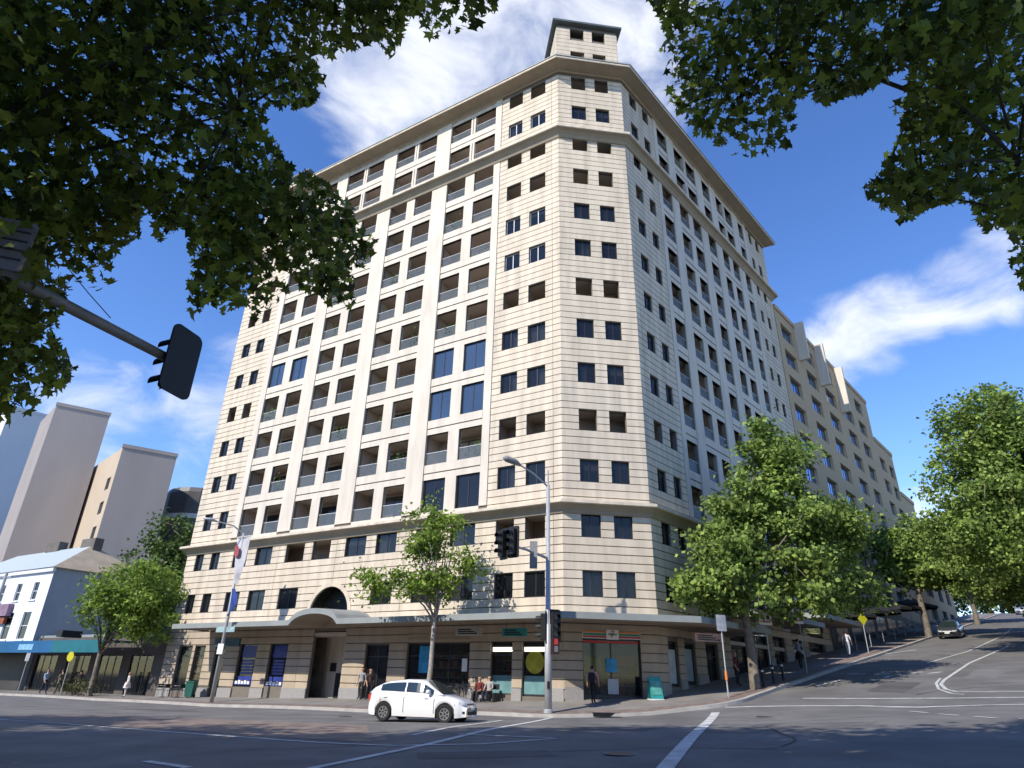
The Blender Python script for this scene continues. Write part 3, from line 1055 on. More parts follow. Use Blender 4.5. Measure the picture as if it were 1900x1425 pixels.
def awning_run(stations):
    m = MB(); s = MB(); r = MB()
    for (o0, i0, z0), (o1, i1, zz) in zip(stations[:-1], stations[1:]):
        m.quad((*o0, z0), (*o1, zz), (*o1, zz + .30), (*o0, z0 + .30))
        n0 = (i0 - o0) / np.linalg.norm(i0 - o0) * .16; n1 = (i1 - o1) / np.linalg.norm(i1 - o1) * .16
        m.quad((*o0, z0), (*o1, zz), (*(o1 + n1), zz), (*(o0 + n0), z0))
        r.quad((*o0, z0 + .30), (*o1, zz + .30), (*i1, max(zz, 4.43) + .45), (*i0, max(z0, 4.43) + .45))
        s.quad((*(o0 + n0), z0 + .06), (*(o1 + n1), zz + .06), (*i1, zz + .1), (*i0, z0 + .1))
    for st in (stations[0], stations[-1]):
        o, i, z = st; m.quad((*o, z), (*i, z), (*i, z + .44), (*o, z + .30))
    return m, s, r


aw = thing('street_awning', 'long grey street awning with an arched hump wrapped round the cream corner block', 'awning', (P1[0], P1[1], 4.5))
AO = Vector(aw.location)
stL = [(Lp(u, 3.0), Lp(u, .06), awn_z('L', u)) for u in np.arange(28.5, 0, -.25)]
rg = ring(3.0); rw = ring(.06)
stA = stL + [(rg[1], rw[1], 4.43), (rg[2], rw[2], 4.43)] + [(Rp(u, 3.0), Rp(u, .06), 4.43) for u in (1.5, 4, 7.5)]
for lab, mats in (('a', 0),):
    m, s, r = awning_run(stA)
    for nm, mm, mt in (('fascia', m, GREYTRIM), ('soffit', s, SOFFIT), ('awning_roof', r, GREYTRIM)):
        me = mm.mesh(nm, mt); me.transform(Matrix.Translation(-AO)); link(nm, me, aw)
for lab, us in (('middle step of the dark shop awning going uphill under the plane tree', (7.7, 12, 17.6)), ('highest step of the dark shop awning next to the ochre brick building', (17.9, 22, 27.5))):
    a2 = thing('street_awning', lab, 'awning', (*Rp(us[0]), awn_z('R', us[0]) + .1)); ao = Vector(a2.location)
    m, s, r = awning_run([(Rp(u, 2.9), Rp(u, .06), awn_z('R', us[0] + .1)) for u in us])
    for nm, mm, mt in (('fascia', m, GREYTRIM), ('soffit', s, SOFFIT), ('awning_roof', r, GREYTRIM)):
        me = mm.mesh(nm, mt); me.transform(Matrix.Translation(-ao)); link(nm, me, a2)

# --- arched recess over the entrance
m = MB(); n = 20; c0 = 16.9; r0 = 1.72; zc = 5.32
pts = [(c0 - r0 * math.cos(math.pi * i / n), zc + r0 * math.sin(math.pi * i / n)) for i in range(n + 1)]
for (ua, za), (ub, zb) in zip(pts[:-1], pts[1:]):
    for (ra, rb, ya, yb) in ((1.0, 1.16, -.05, -.05), (1.0, 1.0, -.05, .9), (1.16, 1.16, -.05, .1)):
        f = lambda u, z, k: (c0 + (u - c0) * k, zc + (z - zc) * k)
        A = f(ua, za, ra); B = f(ub, zb, ra); C_ = f(ub, zb, rb); D = f(ua, za, rb)
        m.quad(FL.w(-A[0], ya, A[1]), FL.w(-B[0], ya, B[1]), FL.w(-C_[0], yb, C_[1]), FL.w(-D[0], yb, D[1]))
bpart('arch_surround', m, CREAM)
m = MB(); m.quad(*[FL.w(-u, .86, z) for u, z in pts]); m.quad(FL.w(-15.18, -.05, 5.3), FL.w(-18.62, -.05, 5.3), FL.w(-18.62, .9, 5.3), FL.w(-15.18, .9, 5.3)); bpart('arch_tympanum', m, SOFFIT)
m = MB(); m.quad(*[FL.w(-(c0 - .1 + (u - c0) * .66), .83, zc + (z - zc) * .7) for u, z in pts]); bpart('arch_window', m, mat('arch_glass', (.16, .19, .17), .15, .1, 1, spec=.7))

# --- plinth of grey granite between the shop openings
def plinth(F, x0, x1, ops, base):
    xs_ = [x0]
    for o in sorted(ops): xs_ += [o[0], o[1]]
    xs_.append(x1)
    for a, b in zip(xs_[::2], xs_[1::2]):
        if b - a < .08: continue
        zb = base((a + b) / 2)
        m = MB(); wbox(m, F, a + .01, b - .01, -.05, .05, zb - .8, zb + .55); bpart('plinth', m, GRANITE)


plinth(FL, -LEN_L, -.02, [(-b, -a, c, d) for a, b, c, d in GF_L], lambda x: .87 + .0225 * x)
plinth(FC, .02, LEN_C - .02, GF_C, lambda x: .95)
plinth(FRR, .02, LEN_R, GF_R, lambda x: 1.15 + .119 * x)

# --- shopfronts
def shop(F, x0, x1, z0, z1_, kick=.35, mull=1, transom=.7, y=.2, frame=DKFRAME):
    w = x1 - x0; h = z1_ - z0
    m = MB(); t = .07
    m.box(0, t, 0, .08, 0, h); m.box(w - t, w, 0, .08, 0, h); m.box(t, w - t, 0, .08, h - t, h); m.box(t, w - t, 0, .08, 0, kick)
    if transom: m.box(t, w - t, .004, .076, h - transom, h - transom + t)
    for i in range(1, mull + 1):
        x = w * i / (mull + 1); m.box(x - t / 2, x + t / 2, .008, .072, kick, h - t)
    o = fobj('shopfront', m.mesh('shopfront', frame), F, x0, y, z0)
    m = MB(); m.box(t, w - t, .035, .043, kick, h - t); link('pane', m.mesh('pane', SHOPG), o)
    return o


def panel(name, F, x0, x1, z0, z1_, material, y=.17, parent=None, th=.02):
    m = MB(); m.box(0, x1 - x0, 0, th, 0, z1_ - z0)
    return fobj(name, m.mesh(name, material), F, x0, y, z0, parent)


shops = []
for i, (u0, u1, a, b) in enumerate(GF_L):
    if i == 5: continue
    shops.append(shop(FL, -u1, -u0, a, b, mull=2 if i == 7 else 0 if i in (2,) else 1 if i in (6,) else 0, kick=.12 if i in (2, 6) else .3))
for o in GF_C: shop(FC, *o, mull=1, kick=.2, transom=.0)
for o in GF_R: shop(FRR, *o, mull=1 if o[1] - o[0] > 1.5 else 0, kick=.25)
# entrance recess: stone jambs, dark gate, letter sign
m = MB(); wbox(m, FL, -17.9, -15.1, 1.55, 1.6, .2, 4.3); bpart('entrance_back_wall', m, CREAM)
m = MB(); wbox(m, FL, -17.0, -15.6, 1.46, 1.52, .3, 1.9)
bpart('entrance_gate', m, DKFRAME)
m = MB(); wbox(m, FL, -17.6, -17.1, 1.49, 1.54, 2.0, 2.5); bpart('entrance_sign', m, DKFRAME)
# shop interiors (lit a little by what falls in): back wall behind glass
m = MB()
wbox(m, FL, -LEN_L, -18.2, 1.4, 1.45, -.5, 4.4); wbox(m, FL, -14.8, -.3, 1.4, 1.45, 0, 4.4); wbox(m, FC, .3, LEN_C - .3, 1.4, 1.45, 0, 4.4); wbox(m, FRR, .3, LEN_R, 1.4, 1.45, 0, 5.6)
bpart('shop_back_wall', m, SHOPI)
# shelves of goods behind the corner shop and the wide window
rs = random.Random(9)
GOODS = [mat('goods_%d' % k, c, .5, .15, 6) for k, c in enumerate([(.5, .08, .06), (.55, .42, .08), (.12, .28, .10), (.55, .52, .48), (.10, .16, .40), (.45, .22, .08), (.30, .28, .26)])]
for F, x0, x1, zb in ((FC, 1.1, 3.9, 1.1), (FL, -9.9, -6.0, 1.3), (FL, -4.3, -3.1, 1.2), (FL, -31.5, -28.7, .8), (FRR, 9, 14, 2.4), (FRR, 19.2, 26, 3.5)):
    for r in range(4):
        z = zb + r * .5
        m = MB(); wbox(m, F, x0, x1, .95, 1.3, z - .03, z); bpart('shelf', m, LTFRAME)
        x = x0 + .05
        m = MB()
        while x < x1 - .3:
            w_ = rs.uniform(.12, .4); h_ = rs.uniform(.18, .38); m.m = rs.randrange(len(GOODS))
            wbox(m, F, x, x + w_, 1.0, 1.25, z + .002, z + h_); x += w_ + rs.uniform(.02, .12)
        tag(bpart('shelf_goods', m, GOODS), kind='stuff')
# window posters and sign bands
for (u0, u1) in ((23.2, 24.85), (20.2, 21.75)):
    panel('blue_poster', FL, -u1 + .12, -u0 - .12, 2.75, 3.5, POSTERD, y=.19)
    panel('blue_poster', FL, -u1 + .12, -u0 - .12, 1.35, 1.6, POSTERD, y=.19)
    for k in range(5):
        panel('property_card', FL, -u1 + .25, -u0 - .25, 1.72 + k * .19, 1.86 + k * .19, POSTERD, y=.195, th=.01)
    panel('window_tray', FL, -u1, -u0, 1.08, 1.3, SBLUE, y=.02, th=.12)
    for k in range(5):
        panel('white_card', FL, -u1 + .1 + k * .3, -u1 + .32 + k * .3, 1.12, 1.3 + .05 * (k % 2), SWHITE, y=.005, th=.012)
panel('blue_poster', FL, -9.35, -8.35, 2.0, 3.4, POSTER, y=.185)
panel('white_notice', FL, -6.35, -6.0, 2.1, 2.75, SWHITE, y=.185)
panel('sign_band', FL, -10.1, -5.8, 3.72, 3.86, TRIM, y=-.02)
panel('sign_band', FL, -10.1, -5.8, 4.0, 4.08, TRIM, y=-.02)
for a, b in ((3.1, 4.35), (1.15, 2.4)):
    panel('light_box', FL, -b, -a, 3.1, 3.32, mat('lit_sign', (.75, .73, .62), .5, .05, 4, emit=((1, .95, .8), .9)), y=.16)
    panel('teal_film', FL, -b, -a, 1.1, 1.95, mat('pale_teal_film', (.14, .27, .28), .4, .2, 2), y=.185)
m = MB(); mm = [(math.cos(2 * math.pi * k / 24) * .55, math.sin(2 * math.pi * k / 24) * .55) for k in range(24)]
m.prism(mm, 0, .02, 'y'); fobj('round_poster', m.mesh('round_poster', POSTY), FL, -1.78, .18, 2.6)
# striped convenience sign with a figure over the corner shop door
st = []
for k, (c, z) in enumerate(((SORANGE, 4.04), (SGREEN, 3.92), (SRED, 3.80))):
    panel('sign_stripe', FC, .98, 4.0, z, z + .085, c, y=-.03)
panel('sign_backing', FC, .95, 4.03, 3.76, 4.16, SWHITE, y=.0)
panel('sign_plate', FC, 2.2, 2.85, 3.72, 4.2, SWHITE, y=-.055)
fobj('sign_figure', text_mesh('sign_figure', '7', .5, SORANGE), FC, 2.52, -.07, 3.96)
fobj('sign_lettering', text_mesh('sign_lettering', 'ELEVEN', .13, SGREEN), FC, 2.52, -.085, 3.96)
panel('red_light_band', FC, 1.0, 3.95, 3.55, 3.66, SRED, y=.16)
panel('blue_poster', FC, 2.2, 2.75, 2.2, 2.85, POSTER, y=.18)
panel('red_poster', FC, 2.75, 3.7, 2.6, 3.0, SRED, y=.26)
panel('yellow_poster', FC, 1.1, 2.0, 2.2, 2.9, POSTY, y=.3)
panel('white_notice', FC, 2.25, 2.8, 1.2, 1.9, mat('grey_notice', (.45, .47, .47), .5, .1, 3), y=.18)
panel('white_notice', FRR, 1.0, 1.9, 1.75, 3.4, mat('pale_poster', (.42, .47, .46), .5, .15, 2), y=.18)
panel('white_notice', FRR, 2.85, 3.8, 1.9, 3.5, mat('pale_blue_poster', (.28, .36, .38), .5, .15, 2), y=.18)

# ------------------------------------------------------------------ neighbouring buildings
def simple_building(name, label, loc):
    o = thing(name, label, 'building', loc)
    V0 = Vector(loc)

    def pt(nm, mb, mats, parent=None, smooth=False):
        me = mb.mesh(nm, mats, smooth); me.transform(Matrix.Translation(-V0)); return link(nm, me, parent or o)
    return o, pt


# ochre brick office building up the hill: piers, recessed ribbon windows, white fins, stepped roof
br, bp = simple_building('brick_office_building', 'long ochre brick office block with blue glass windows stepping down uphill beside the cream block', (*Rp(28), 4.6))
BS = 3.0
segs = [(28.05, 60.5, 37.2), (60.5, 69.5, 32.0), (69.5, 77, 26.5), (77, 90, 21.0)]
cols = [(29.3, 32.6), (35.5, 38.9), (41.5, 45.1), (48.3, 51.8), (54.2, 57.4), (61.5, 64.3), (66.2, 68.8), (71.5, 75.5), (79, 82), (84.5, 87.5)]
ops = []
for a, b in cols:
    top = next(t for s0, s1, t in segs if s0 <= a < s1)
    for k in range(-1, 9):
        h = 33.05 - BS * (k - 0) + 0
        if h > top - 2.2 and k > -1: pass
        if h + .3 > top: continue
        if h < 9: continue
        ops.append((a, b, h - 1.75, h))
brw = None
for s0, s1, t in segs:
    oo = [o for o in ops if s0 <= o[0] < s1]
    w = bp('wall', wall_mesh(FRR, s0, s1, 3, t, oo, y=.0, rev=.35), BRICKY)
    m = MB()
    for a, b in (((s0, 0), (s0, 16)), ((s1, 0), (s1, 16)), ((s0, 16), (s1, 16))):
        m.quad(FRR.w(*a, 3), FRR.w(*b, 3), FRR.w(*b, t), FRR.w(*a, t))
    m.quad(FRR.w(s0, 0, t), FRR.w(s1, 0, t), FRR.w(s1, 16, t), FRR.w(s0, 16, t))
    bp('side_wall', m, BRICKY)
    m = MB(); wbox(m, FRR, s0 + .1, s1 - .1, -.12, .25, t - .02, t + .5); bp('parapet', m, BRICKY)
    m = MB(); wbox(m, FRR, s0 + .5, s1 - .5, 2.0, 2.1, 4, t - .5); bp('interior_core', m, SHADE)
    for a, b, z0, zz in oo:
        m = MB(); mm = MB(); t_ = .07
        wbox(m, FRR, a, b, .3, .36, z0, z0 + t_); wbox(m, FRR, a, b, .3, .36, zz - t_, zz)
        for k in range(3):
            x = a + (b - a - t_) * k / 2; wbox(m, FRR, x, x + t_, .3, .36, z0 + t_, zz - t_)
        f = bp('window', m, DKFRAME)
        wbox(mm, FRR, a + .02, b - .02, .33, .34, z0 + .02, zz - .02)
        me = mm.mesh('pane', mat('sky_glass', (.16, .30, .60), .06, .1, .3, spec=1.0, metal=.75)); me.transform(Matrix.Translation(-Vector((*Rp(28), 4.6)))); link('pane', me, f)
for u, z0, z1_ in ((33.6, 33.3, 37.75), (39.9, 32.6, 37.75), (46.6, 31.5, 37.3)):
    m = MB(); wbox(m, FRR, u, u + (.4 if z0 < 36 else 2.2), -1.0, -.005, z0, z1_); bp('white_fin', m, WHITE)
m = MB(); wbox(m, FRR, 41, 52, 5, 10, 37.7, 39.0); bp('plant_room', m, WHITE)
m = MB(); wbox(m, FRR, 28.2, 90, -.06, .0, 3, 9.2)
bp('dark_shopfront', m, SHADE)
for k in range(12):
    u = 29.5 + k * 4.4
    m = MB(); wbox(m, FRR, u, u + 3.2, -.1, -.065, 5.2 + .119 * (k * 4.4), 8.0 + .119 * (k * 4.4) * .25); bp('shop_window', m, mat('dark_shop_glass', (.025, .03, .035), .1, .2, 1, spec=.7))

# white two-storey terrace with hip roof, chimneys and a blue awning
U0 = 53.6
te, tp = simple_building('terrace_house', 'white two-storey corner terrace with hip roof, chimneys and grey side wall', (*Lp(U0), -.2))
TH = 10.4
tw = []
for k in range(5):
    u = U0 + 2.0 + k * 3.3
    tw.append((-(u + 1.0), -u, 7.7, 9.3)); tw.append((-(u + 1.25), -(u - .2), 4.2, 6.6))
tp('front_wall', wall_mesh(FL, -(U0 + 19), -U0, -1, TH, tw, y=0, rev=.2), TERR_W)
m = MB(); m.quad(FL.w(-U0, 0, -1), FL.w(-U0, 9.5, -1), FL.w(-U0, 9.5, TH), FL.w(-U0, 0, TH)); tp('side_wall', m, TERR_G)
m = MB(); wbox(m, FL, -(U0 + 18.9), -(U0 + .1), .6, .7, 0, TH - .1); tp('interior_core', m, SHADE)
for o in tw:
    m = MB(); a, b, c, d = o
    for q in ((a, b, c, c + .06), (a, b, d - .06, d), (a, a + .06, c, d), (b - .06, b, c, d), (a, b, (c + d) / 2 - .03, (c + d) / 2 + .03)):
        wbox(m, FL, q[0], q[1], .1, .14, q[2], q[3])
    f = tp('window', m, LTFRAME)
    m = MB(); wbox(m, FL, a, b, .12, .125, c, d); me = m.mesh('pane', GLASS); me.transform(Matrix.Translation(-Vector((*Lp(U0), -.2)))); link('pane', me, f)
    m = MB(); wbox(m, FL, a - .1, b + .1, -.1, .0, c - .14, c - .02); me = m.mesh('sill', TERR_W); me.transform(Matrix.Translation(-Vector((*Lp(U0), -.2)))); link('sill', me, f)
m = MB(); wbox(m, FL, -(U0 + 19), -(U0 - .2), -.25, .02, TH - .25, TH + .12); tp('cornice', m, TERR_W)
e = .35
ez = TH + .13
c1 = FL.w(-(U0 + 4.0), 4.7, TH + 3.3); c2 = FL.w(-(U0 + 20), 4.7, TH + 3.3)
a1 = FL.w(-(U0 - e), -e, ez); a2 = FL.w(-(U0 + 20), -e, ez); a3 = FL.w(-(U0 - e), 9.5 + e, ez); a4 = FL.w(-(U0 + 20), 9.5 + e, ez)
m = MB(); m.quad(a2, a1, c1, c2); tp('roof_slope', m, ROOFP)
m = MB(); m.quad(a1, a3, c1); m.quad(a1, a3, FL.w(-(U0 + .0), 9.5, ez - .1), FL.w(-U0, 0, ez - .1)); tp('roof_hip', m, ROOFB)
m = MB(); m.quad(a3, a4, c2, c1); tp('roof_slope', m, ROOFP)
for du, dz in ((3.2, 4.0), (10.5, 4.2)):
    m = MB(); wbox(m, FL, -(U0 + du + 2.6), -(U0 + du), 4.4, 5.3, TH + 1.0, TH + dz); ch = tp('chimney', m, mat('chimney_brown', (.13, .115, .10), .9, .2, 1))
m = MB(); wbox(m, FL, -(U0 + 19), -(U0 - .05), -.05, .0, -1, 3.3); tp('dark_shopfront', m, SHADE)
m = MB(); wbox(m, FL, -(U0 + 9.2), -(U0 + 5.6), -.5, -.02, 6.3, 7.4); tp('hanging_sign', m, mat('purple_sign', (.25, .16, .22), .6, .3, 1.5))
m = MB(); wbox(m, FL, -(U0 + 8.9), -(U0 + 6.1), -.3, -.02, 5.6, 6.2); tp('hanging_sign', m, mat('rust_sign', (.30, .08, .03), .6, .2, 2))
ba = thing('shop_awning', 'blue street awning with pale lettering under the white terrace windows', 'awning', (*Lp(U0), 3.4))
m = MB()
for q in ((-(U0 + 19), -37.2, -2.6, -2.5, 2.95, 3.85), (-(U0 + 19), -37.2, -2.5, -.05, 3.75, 3.85)): wbox(m, FL, *q)
me = m.mesh('fascia', AWNB); me.transform(Matrix.Translation(-Vector(ba.location))); link('fascia', me, ba)
m = MB(); wbox(m, FL, -(44.5), -37.3, -2.62, -2.605, 2.96, 3.84); me = m.mesh('teal_end_panel', mat('deep_teal_panel', (.008, .13, .16), .6, .12, 1)); me.transform(Matrix.Translation(-Vector(ba.location))); link('teal_end_panel', me, ba)
m = MB(); wbox(m, FL, -49.8, -47.4, -2.64, -2.61, 3.15, 3.6); me = m.mesh('lettering_panel', mat('pale_blue_letters', (.2, .4, .6), .6, .3, 6)); me.transform(Matrix.Translation(-Vector(ba.location))); link('lettering_panel', me, ba)
m = MB(); wbox(m, FL, -44.0, -43.2, -2.75, -1.2, 4.1, 4.6); rr = m.mesh('black_drum_sign', BLACK)
tag(link('black_drum_sign', rr), 'small black sign standing on top of the blue awning', 'sign')
# low dark shop between the terrace and the cream block
ls, lp = simple_building('low_shop', 'low dark single-storey shop tucked between the terrace and the cream block', (*Lp(34.2), -.1))
lo = [(-52.8, -49.2, .1, 2.9), (-47.6, -44, .1, 2.9), (-42.6, -39.4, .1, 2.9), (-38.2, -35.2, .1, 2.9)]
lp('front_wall', wall_mesh(FL, -53.4, -33.6, -1, 4.3, lo, y=.4, rev=.2), mat('dark_brown_render', (.10, .085, .075), .8, .2, .8))
m = MB(); wbox(m, FL, -53.4, -33.6, .5, 8, 4.31, 4.5); lp('roof', m, GREYTRIM)
m = MB(); wbox(m, FL, -53.3, -33.7, 2.2, 2.3, -1, 4.2); lp('shop_back_wall', m, SHADE)
for o in lo:
    m = MB(); wbox(m, FL, o[0] + .05, o[1] - .05, .5, .52, o[2], o[3]); lp('shop_window', m, SHOPG)
    m = MB()
    for k in range(4): wbox(m, FL, o[0] + (o[1] - o[0] - .06) * k / 3, o[0] + (o[1] - o[0] - .06) * k / 3 + .06, .47, .495, o[2], o[3])
    lp('shop_frame', m, DKFRAME)

# far towers at the left: sawtooth blocks, shaded walls running uphill and narrow lit ends
def block(name, label, K, lenl, lenr, ztop, mr, ml, wins=(), rot=-14):
    K = np.array(K); a_ = R_(rot); rt = lambda v: np.array([v[0] * math.cos(a_) - v[1] * math.sin(a_), v[0] * math.sin(a_) + v[1] * math.cos(a_)])
    dL, dR = rt(globals()['dL']), rt(globals()['dR'])
    o, pp = simple_building(name, label, (*K, 0))
    a = K + dL * lenl; b = K + dR * lenr; c = a + dR * lenr
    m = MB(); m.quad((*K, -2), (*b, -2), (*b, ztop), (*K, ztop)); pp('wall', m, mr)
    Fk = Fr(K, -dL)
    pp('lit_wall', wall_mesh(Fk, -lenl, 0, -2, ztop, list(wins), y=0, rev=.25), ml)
    m = MB()
    for p, q in ((a, c), (c, b)): m.quad((*p, -2), (*q, -2), (*q, ztop), (*p, ztop))
    m.quad((*K, ztop), (*a, ztop), (*c, ztop), (*b, ztop)); pp('rear_wall', m, mr)
    m = MB(); wbox(m, Fk, -lenl + .2, -.2, .3, .4, 0, ztop - .3); pp('interior_core', m, SHADE)
    m = MB(); Fr_ = Fr(K, dR)
    wbox(m, Fr_, -.1, lenr + .1, -.1, .2, ztop - .01, ztop + .5); pp('parapet', m, mr)
    for w in wins:
        m = MB(); wbox(m, Fk, w[0], w[1], .2, .22, w[2], w[3]); pn = pp('window', m, mat('far_glass', (.05, .05, .055), .2, .1, 1))
    return o


def up_(px, py, Y):
    r = ray(px, py); t = Y / r.y
    return r.x * t, Y, CAM_Z + r.z * t


def block_px(name, label, px, py, Y, px_end, lenl, mr, ml, wins=(), rot=-14):
    x, y, zt = up_(px, py, Y)
    a_ = R_(rot); e_ = np.array([dR[0] * math.cos(a_) - dR[1] * math.sin(a_), dR[0] * math.sin(a_) + dR[1] * math.cos(a_)])
    t = 1.0
    while proj(x + e_[0] * t, y + e_[1] * t, zt)[0] < px_end and t < 60: t += .1
    return block(name, label, (x, y), lenl, t, zt, mr, ml, wins, rot)


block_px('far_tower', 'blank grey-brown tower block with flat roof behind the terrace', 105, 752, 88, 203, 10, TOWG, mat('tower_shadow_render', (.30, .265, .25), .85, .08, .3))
block_px('far_tower', 'bluish white tower wall at the edge behind the terrace chimneys', 20, 757, 104, 88, 14, TOWW, TOWW, rot=0)
block_px('far_tower', 'grey tower block with a beige end and a column of small windows', 228, 830, 84, 328, 20, TOWG, TOWB, [(-3.4, -1.6, z, z + 1.7) for z in np.arange(4, up_(228, 830, 84)[2] - 2.6, 3.35)])
m = MB(); m.lathe([(5.5, 0), (5.5, 26.5), (5.2, 27.2), (0, 27.4)], 20)
o = thing('far_round_building', 'dark glazed round-cornered building peeping over the trees beside the cream block', 'building', (-48, 100, 0))
part('wall', m, mat('dark_round_wall', (.09, .085, .08), .4, .15, .5), o)
m = MB(); m.lathe([(5.55, 22.5), (5.55, 23.2)], 20); part('band', m, TOWW, o)

# ------------------------------------------------------------------ trees
LEAF_QUAD = np.array([(-.5, 0, 0), (-.12, -.42, .03), (.5, 0, 0), (-.12, .42, .03)])
lob = []
for k in range(5):
    t = R_(-120 + 60 * k)
    lob.append((math.cos(t) * (.62 if k != 2 else .72), math.sin(t) * .62, -.06))
    if k < 4:
        t2 = t + R_(30); lob.append((math.cos(t2) * .34, math.sin(t2) * .34, .03))
LEAF_LOBED = np.array([(-.30, 0, .02)] + lob) * .95


def leaf_mesh(name, C, size, material, shape=LEAF_QUAD, upbias=.6, out=None):
    n = len(C); k = len(shape)
    N = rng.normal(size=(n, 3)); N[:, 2] += upbias
    if out is not None: N += out * .7
    N /= np.linalg.norm(N, axis=1)[:, None]
    T = rng.normal(size=(n, 3)); T -= N * (T * N).sum(1)[:, None]; T /= np.linalg.norm(T, axis=1)[:, None]
    B = np.cross(N, T)
    s = size * rng.uniform(.65, 1.3, n)
    V = C[:, None, :] + s[:, None, None] * (shape[None, :, 0:1] * T[:, None, :] + shape[None, :, 1:2] * B[:, None, :] + shape[None, :, 2:3] * N[:, None, :])
    me = bpy.data.meshes.new(name)
    me.vertices.add(n * k); me.vertices.foreach_set('co', V.reshape(-1))
    me.loops.add(n * k); me.loops.foreach_set('vertex_index', np.arange(n * k, dtype=np.int32))
    me.polygons.add(n); me.polygons.foreach_set('loop_start', np.arange(n, dtype=np.int32) * k)
    me.polygons.foreach_set('loop_total', np.full(n, k, dtype=np.int32))
    me.materials.append(material); me.update(calc_edges=True); me.validate()
    return me


def make_tree(name, label, base, h_trunk, ells, nclump, per, size, leafmat, barkmat=BARK, tr=.22, spread=.55, group=None, shape=LEAF_QUAD, keep=None, extra=None, shell=.55, lean=(0, 0), limbs=14, shadow_fill=None):
    """base: (x,y,z); ells: list of (centre, radii) in world space"""
    base = Vector(base)
    root = thing(name, label, 'tree', base, group=group)
    vol = np.array([r[0] * r[1] * r[2] for c, r in ells]); pr = vol ** (2 / 3); pr = pr / pr.sum()
    cl = []
    while len(cl) < nclump:
        c, r = ells[rng.choice(len(ells), p=pr)]
        d = rng.normal(size=3); d /= np.linalg.norm(d)
        rad = (shell + (1 - shell) * rng.random()) if rng.random() < .8 else rng.random()
        q = np.array(c) + d * np.array(r) * rad
        if keep is not None and not keep(q): continue
        cl.append(q)
    if extra is not None: cl += list(extra); nclump = len(cl)
    cl = np.array(cl)
    sp = spread * rng.uniform(.6, 1.35, nclump)
    cnt = (per * rng.uniform(.5, 1.5, nclump)).astype(int)
    C = np.repeat(cl, cnt, 0) + rng.normal(size=(cnt.sum(), 3)) * np.repeat(sp, cnt)[:, None] * np.array([1, 1, .7])
    if keep is not None:
        C = C[np.array([keep(q) for q in C])]
    cen = np.mean([c for c, r in ells], 0)
    O = C - cen; O /= (np.linalg.norm(O, axis=1)[:, None] + 1e-6)
    crown = leaf_mesh('crown', C - np.array(base), size, leafmat, shape, out=O)
    link('crown', crown, root)
    # trunk and limbs
    m = MB()
    top = Vector((lean[0], lean[1], h_trunk))
    m.tube([(0, 0, -.3), (0.0, 0, .15), top * .35 + Vector((.03, -.02, 0)), top * .7 + Vector((-.04, .03, 0)), top], [tr * 1.5, tr * 1.15, tr, tr * .88, tr * .75], 10)
    part('trunk', m, barkmat, root, smooth=True)
    m = MB()
    order = rng.choice(nclump, min(limbs, nclump), replace=False)
    for i in order:
        e = Vector(cl[i]) - base
        st = top * (.72 + .28 * rng.random())
        mid = st.lerp(e, .5) + Vector((rng.normal() * .25, rng.normal() * .25, .35 + rng.normal() * .25))
        r0 = tr * .42
        pts = [st, st.lerp(mid, .5) + Vector((0, 0, .15)), mid, mid.lerp(e, .6), e]
        if keep is not None and not all(keep(np.array(pts[a_].lerp(pts[a_ + 1], t_) + base)) for a_ in range(4) for t_ in (0, .25, .5, .75, 1)): continue
        m.tube(pts, [r0, r0 * .8, r0 * .55, r0 * .35, r0 * .12], 6)
    for i in range(0, nclump, max(1, nclump // 60)):
        j = order[np.argmin(((cl[order] - cl[i]) ** 2).sum(1))]
        a = Vector(cl[j]) - base; b = Vector(cl[i]) - base
        if keep is not None and not all(keep(np.array(a.lerp(b, t_) + base)) for t_ in (0, .2, .4, .6, .8, 1)): continue
        if (a - b).length > .1: m.tube([a, a.lerp(b, .5) + Vector((0, 0, .1)), b], [tr * .12, tr * .08, tr * .03], 5)
    part('limbs', m, barkmat, root, smooth=True)
    return root


def up(px, py, Y):
    r = ray(px, py); t = Y / r.y
    return np.array([r.x * t, Y, CAM_Z + r.z * t])


def ell(px, py, Y, rx, ry, rz):
    return (up(px, py, Y), (rx, ry, rz))


# plane tree on the hill-street kerb (big, in front of the shaded facade)
bx, by = Rp(3.3, 3.4)
bz = footz(bx, by)
YT = by
make_tree('plane_tree', 'large full green plane tree growing from the kerb of the hill street corner', (bx, by, bz), 5.0,
          [ell(1440, 850, YT, 2.0, 1.9, 2.4), ell(1420, 950, YT, 3.3, 3.0, 2.3), ell(1530, 985, YT + 2, 2.6, 2.5, 2.3), ell(1345, 1020, YT - 1, 2.3, 2.2, 2.4), ell(1330, 1090, YT - 1, 2.0, 2.0, 1.4), ell(1450, 1080, YT, 3.9, 3.2, 1.9), ell(1585, 1100, YT + 3, 1.9, 1.9, 1.3)],
          300, 120, .25, LEAF_A, tr=.24, spread=.40, limbs=30, shell=.45)
# slender young tree before the long facade
sx, sy = spot(806, 1300)
sx, sy = Lp(6.0, 3.2)
sz = footz(sx, sy)
make_tree('young_street_tree', 'slender young tree with sparse pale green leaves before the long facade', (sx, sy, sz), 5.2,
          [ell(815, 960, sy, 1.5, 1.3, 1.1), ell(790, 1010, sy, 1.5, 1.2, .8), ell(700, 1075, sy, 1.2, 1.0, .9), ell(800, 1080, sy, 2.2, 1.7, .9), ell(860, 1050, sy, 1.2, 1.0, 1.0)],
          80, 60, .2, LEAF_B, tr=.12, spread=.33, limbs=30, lean=(.2, 0), shell=.3, barkmat=mat('pale_bark', (.33, .29, .25), .85, .3, 6, bump=.4))
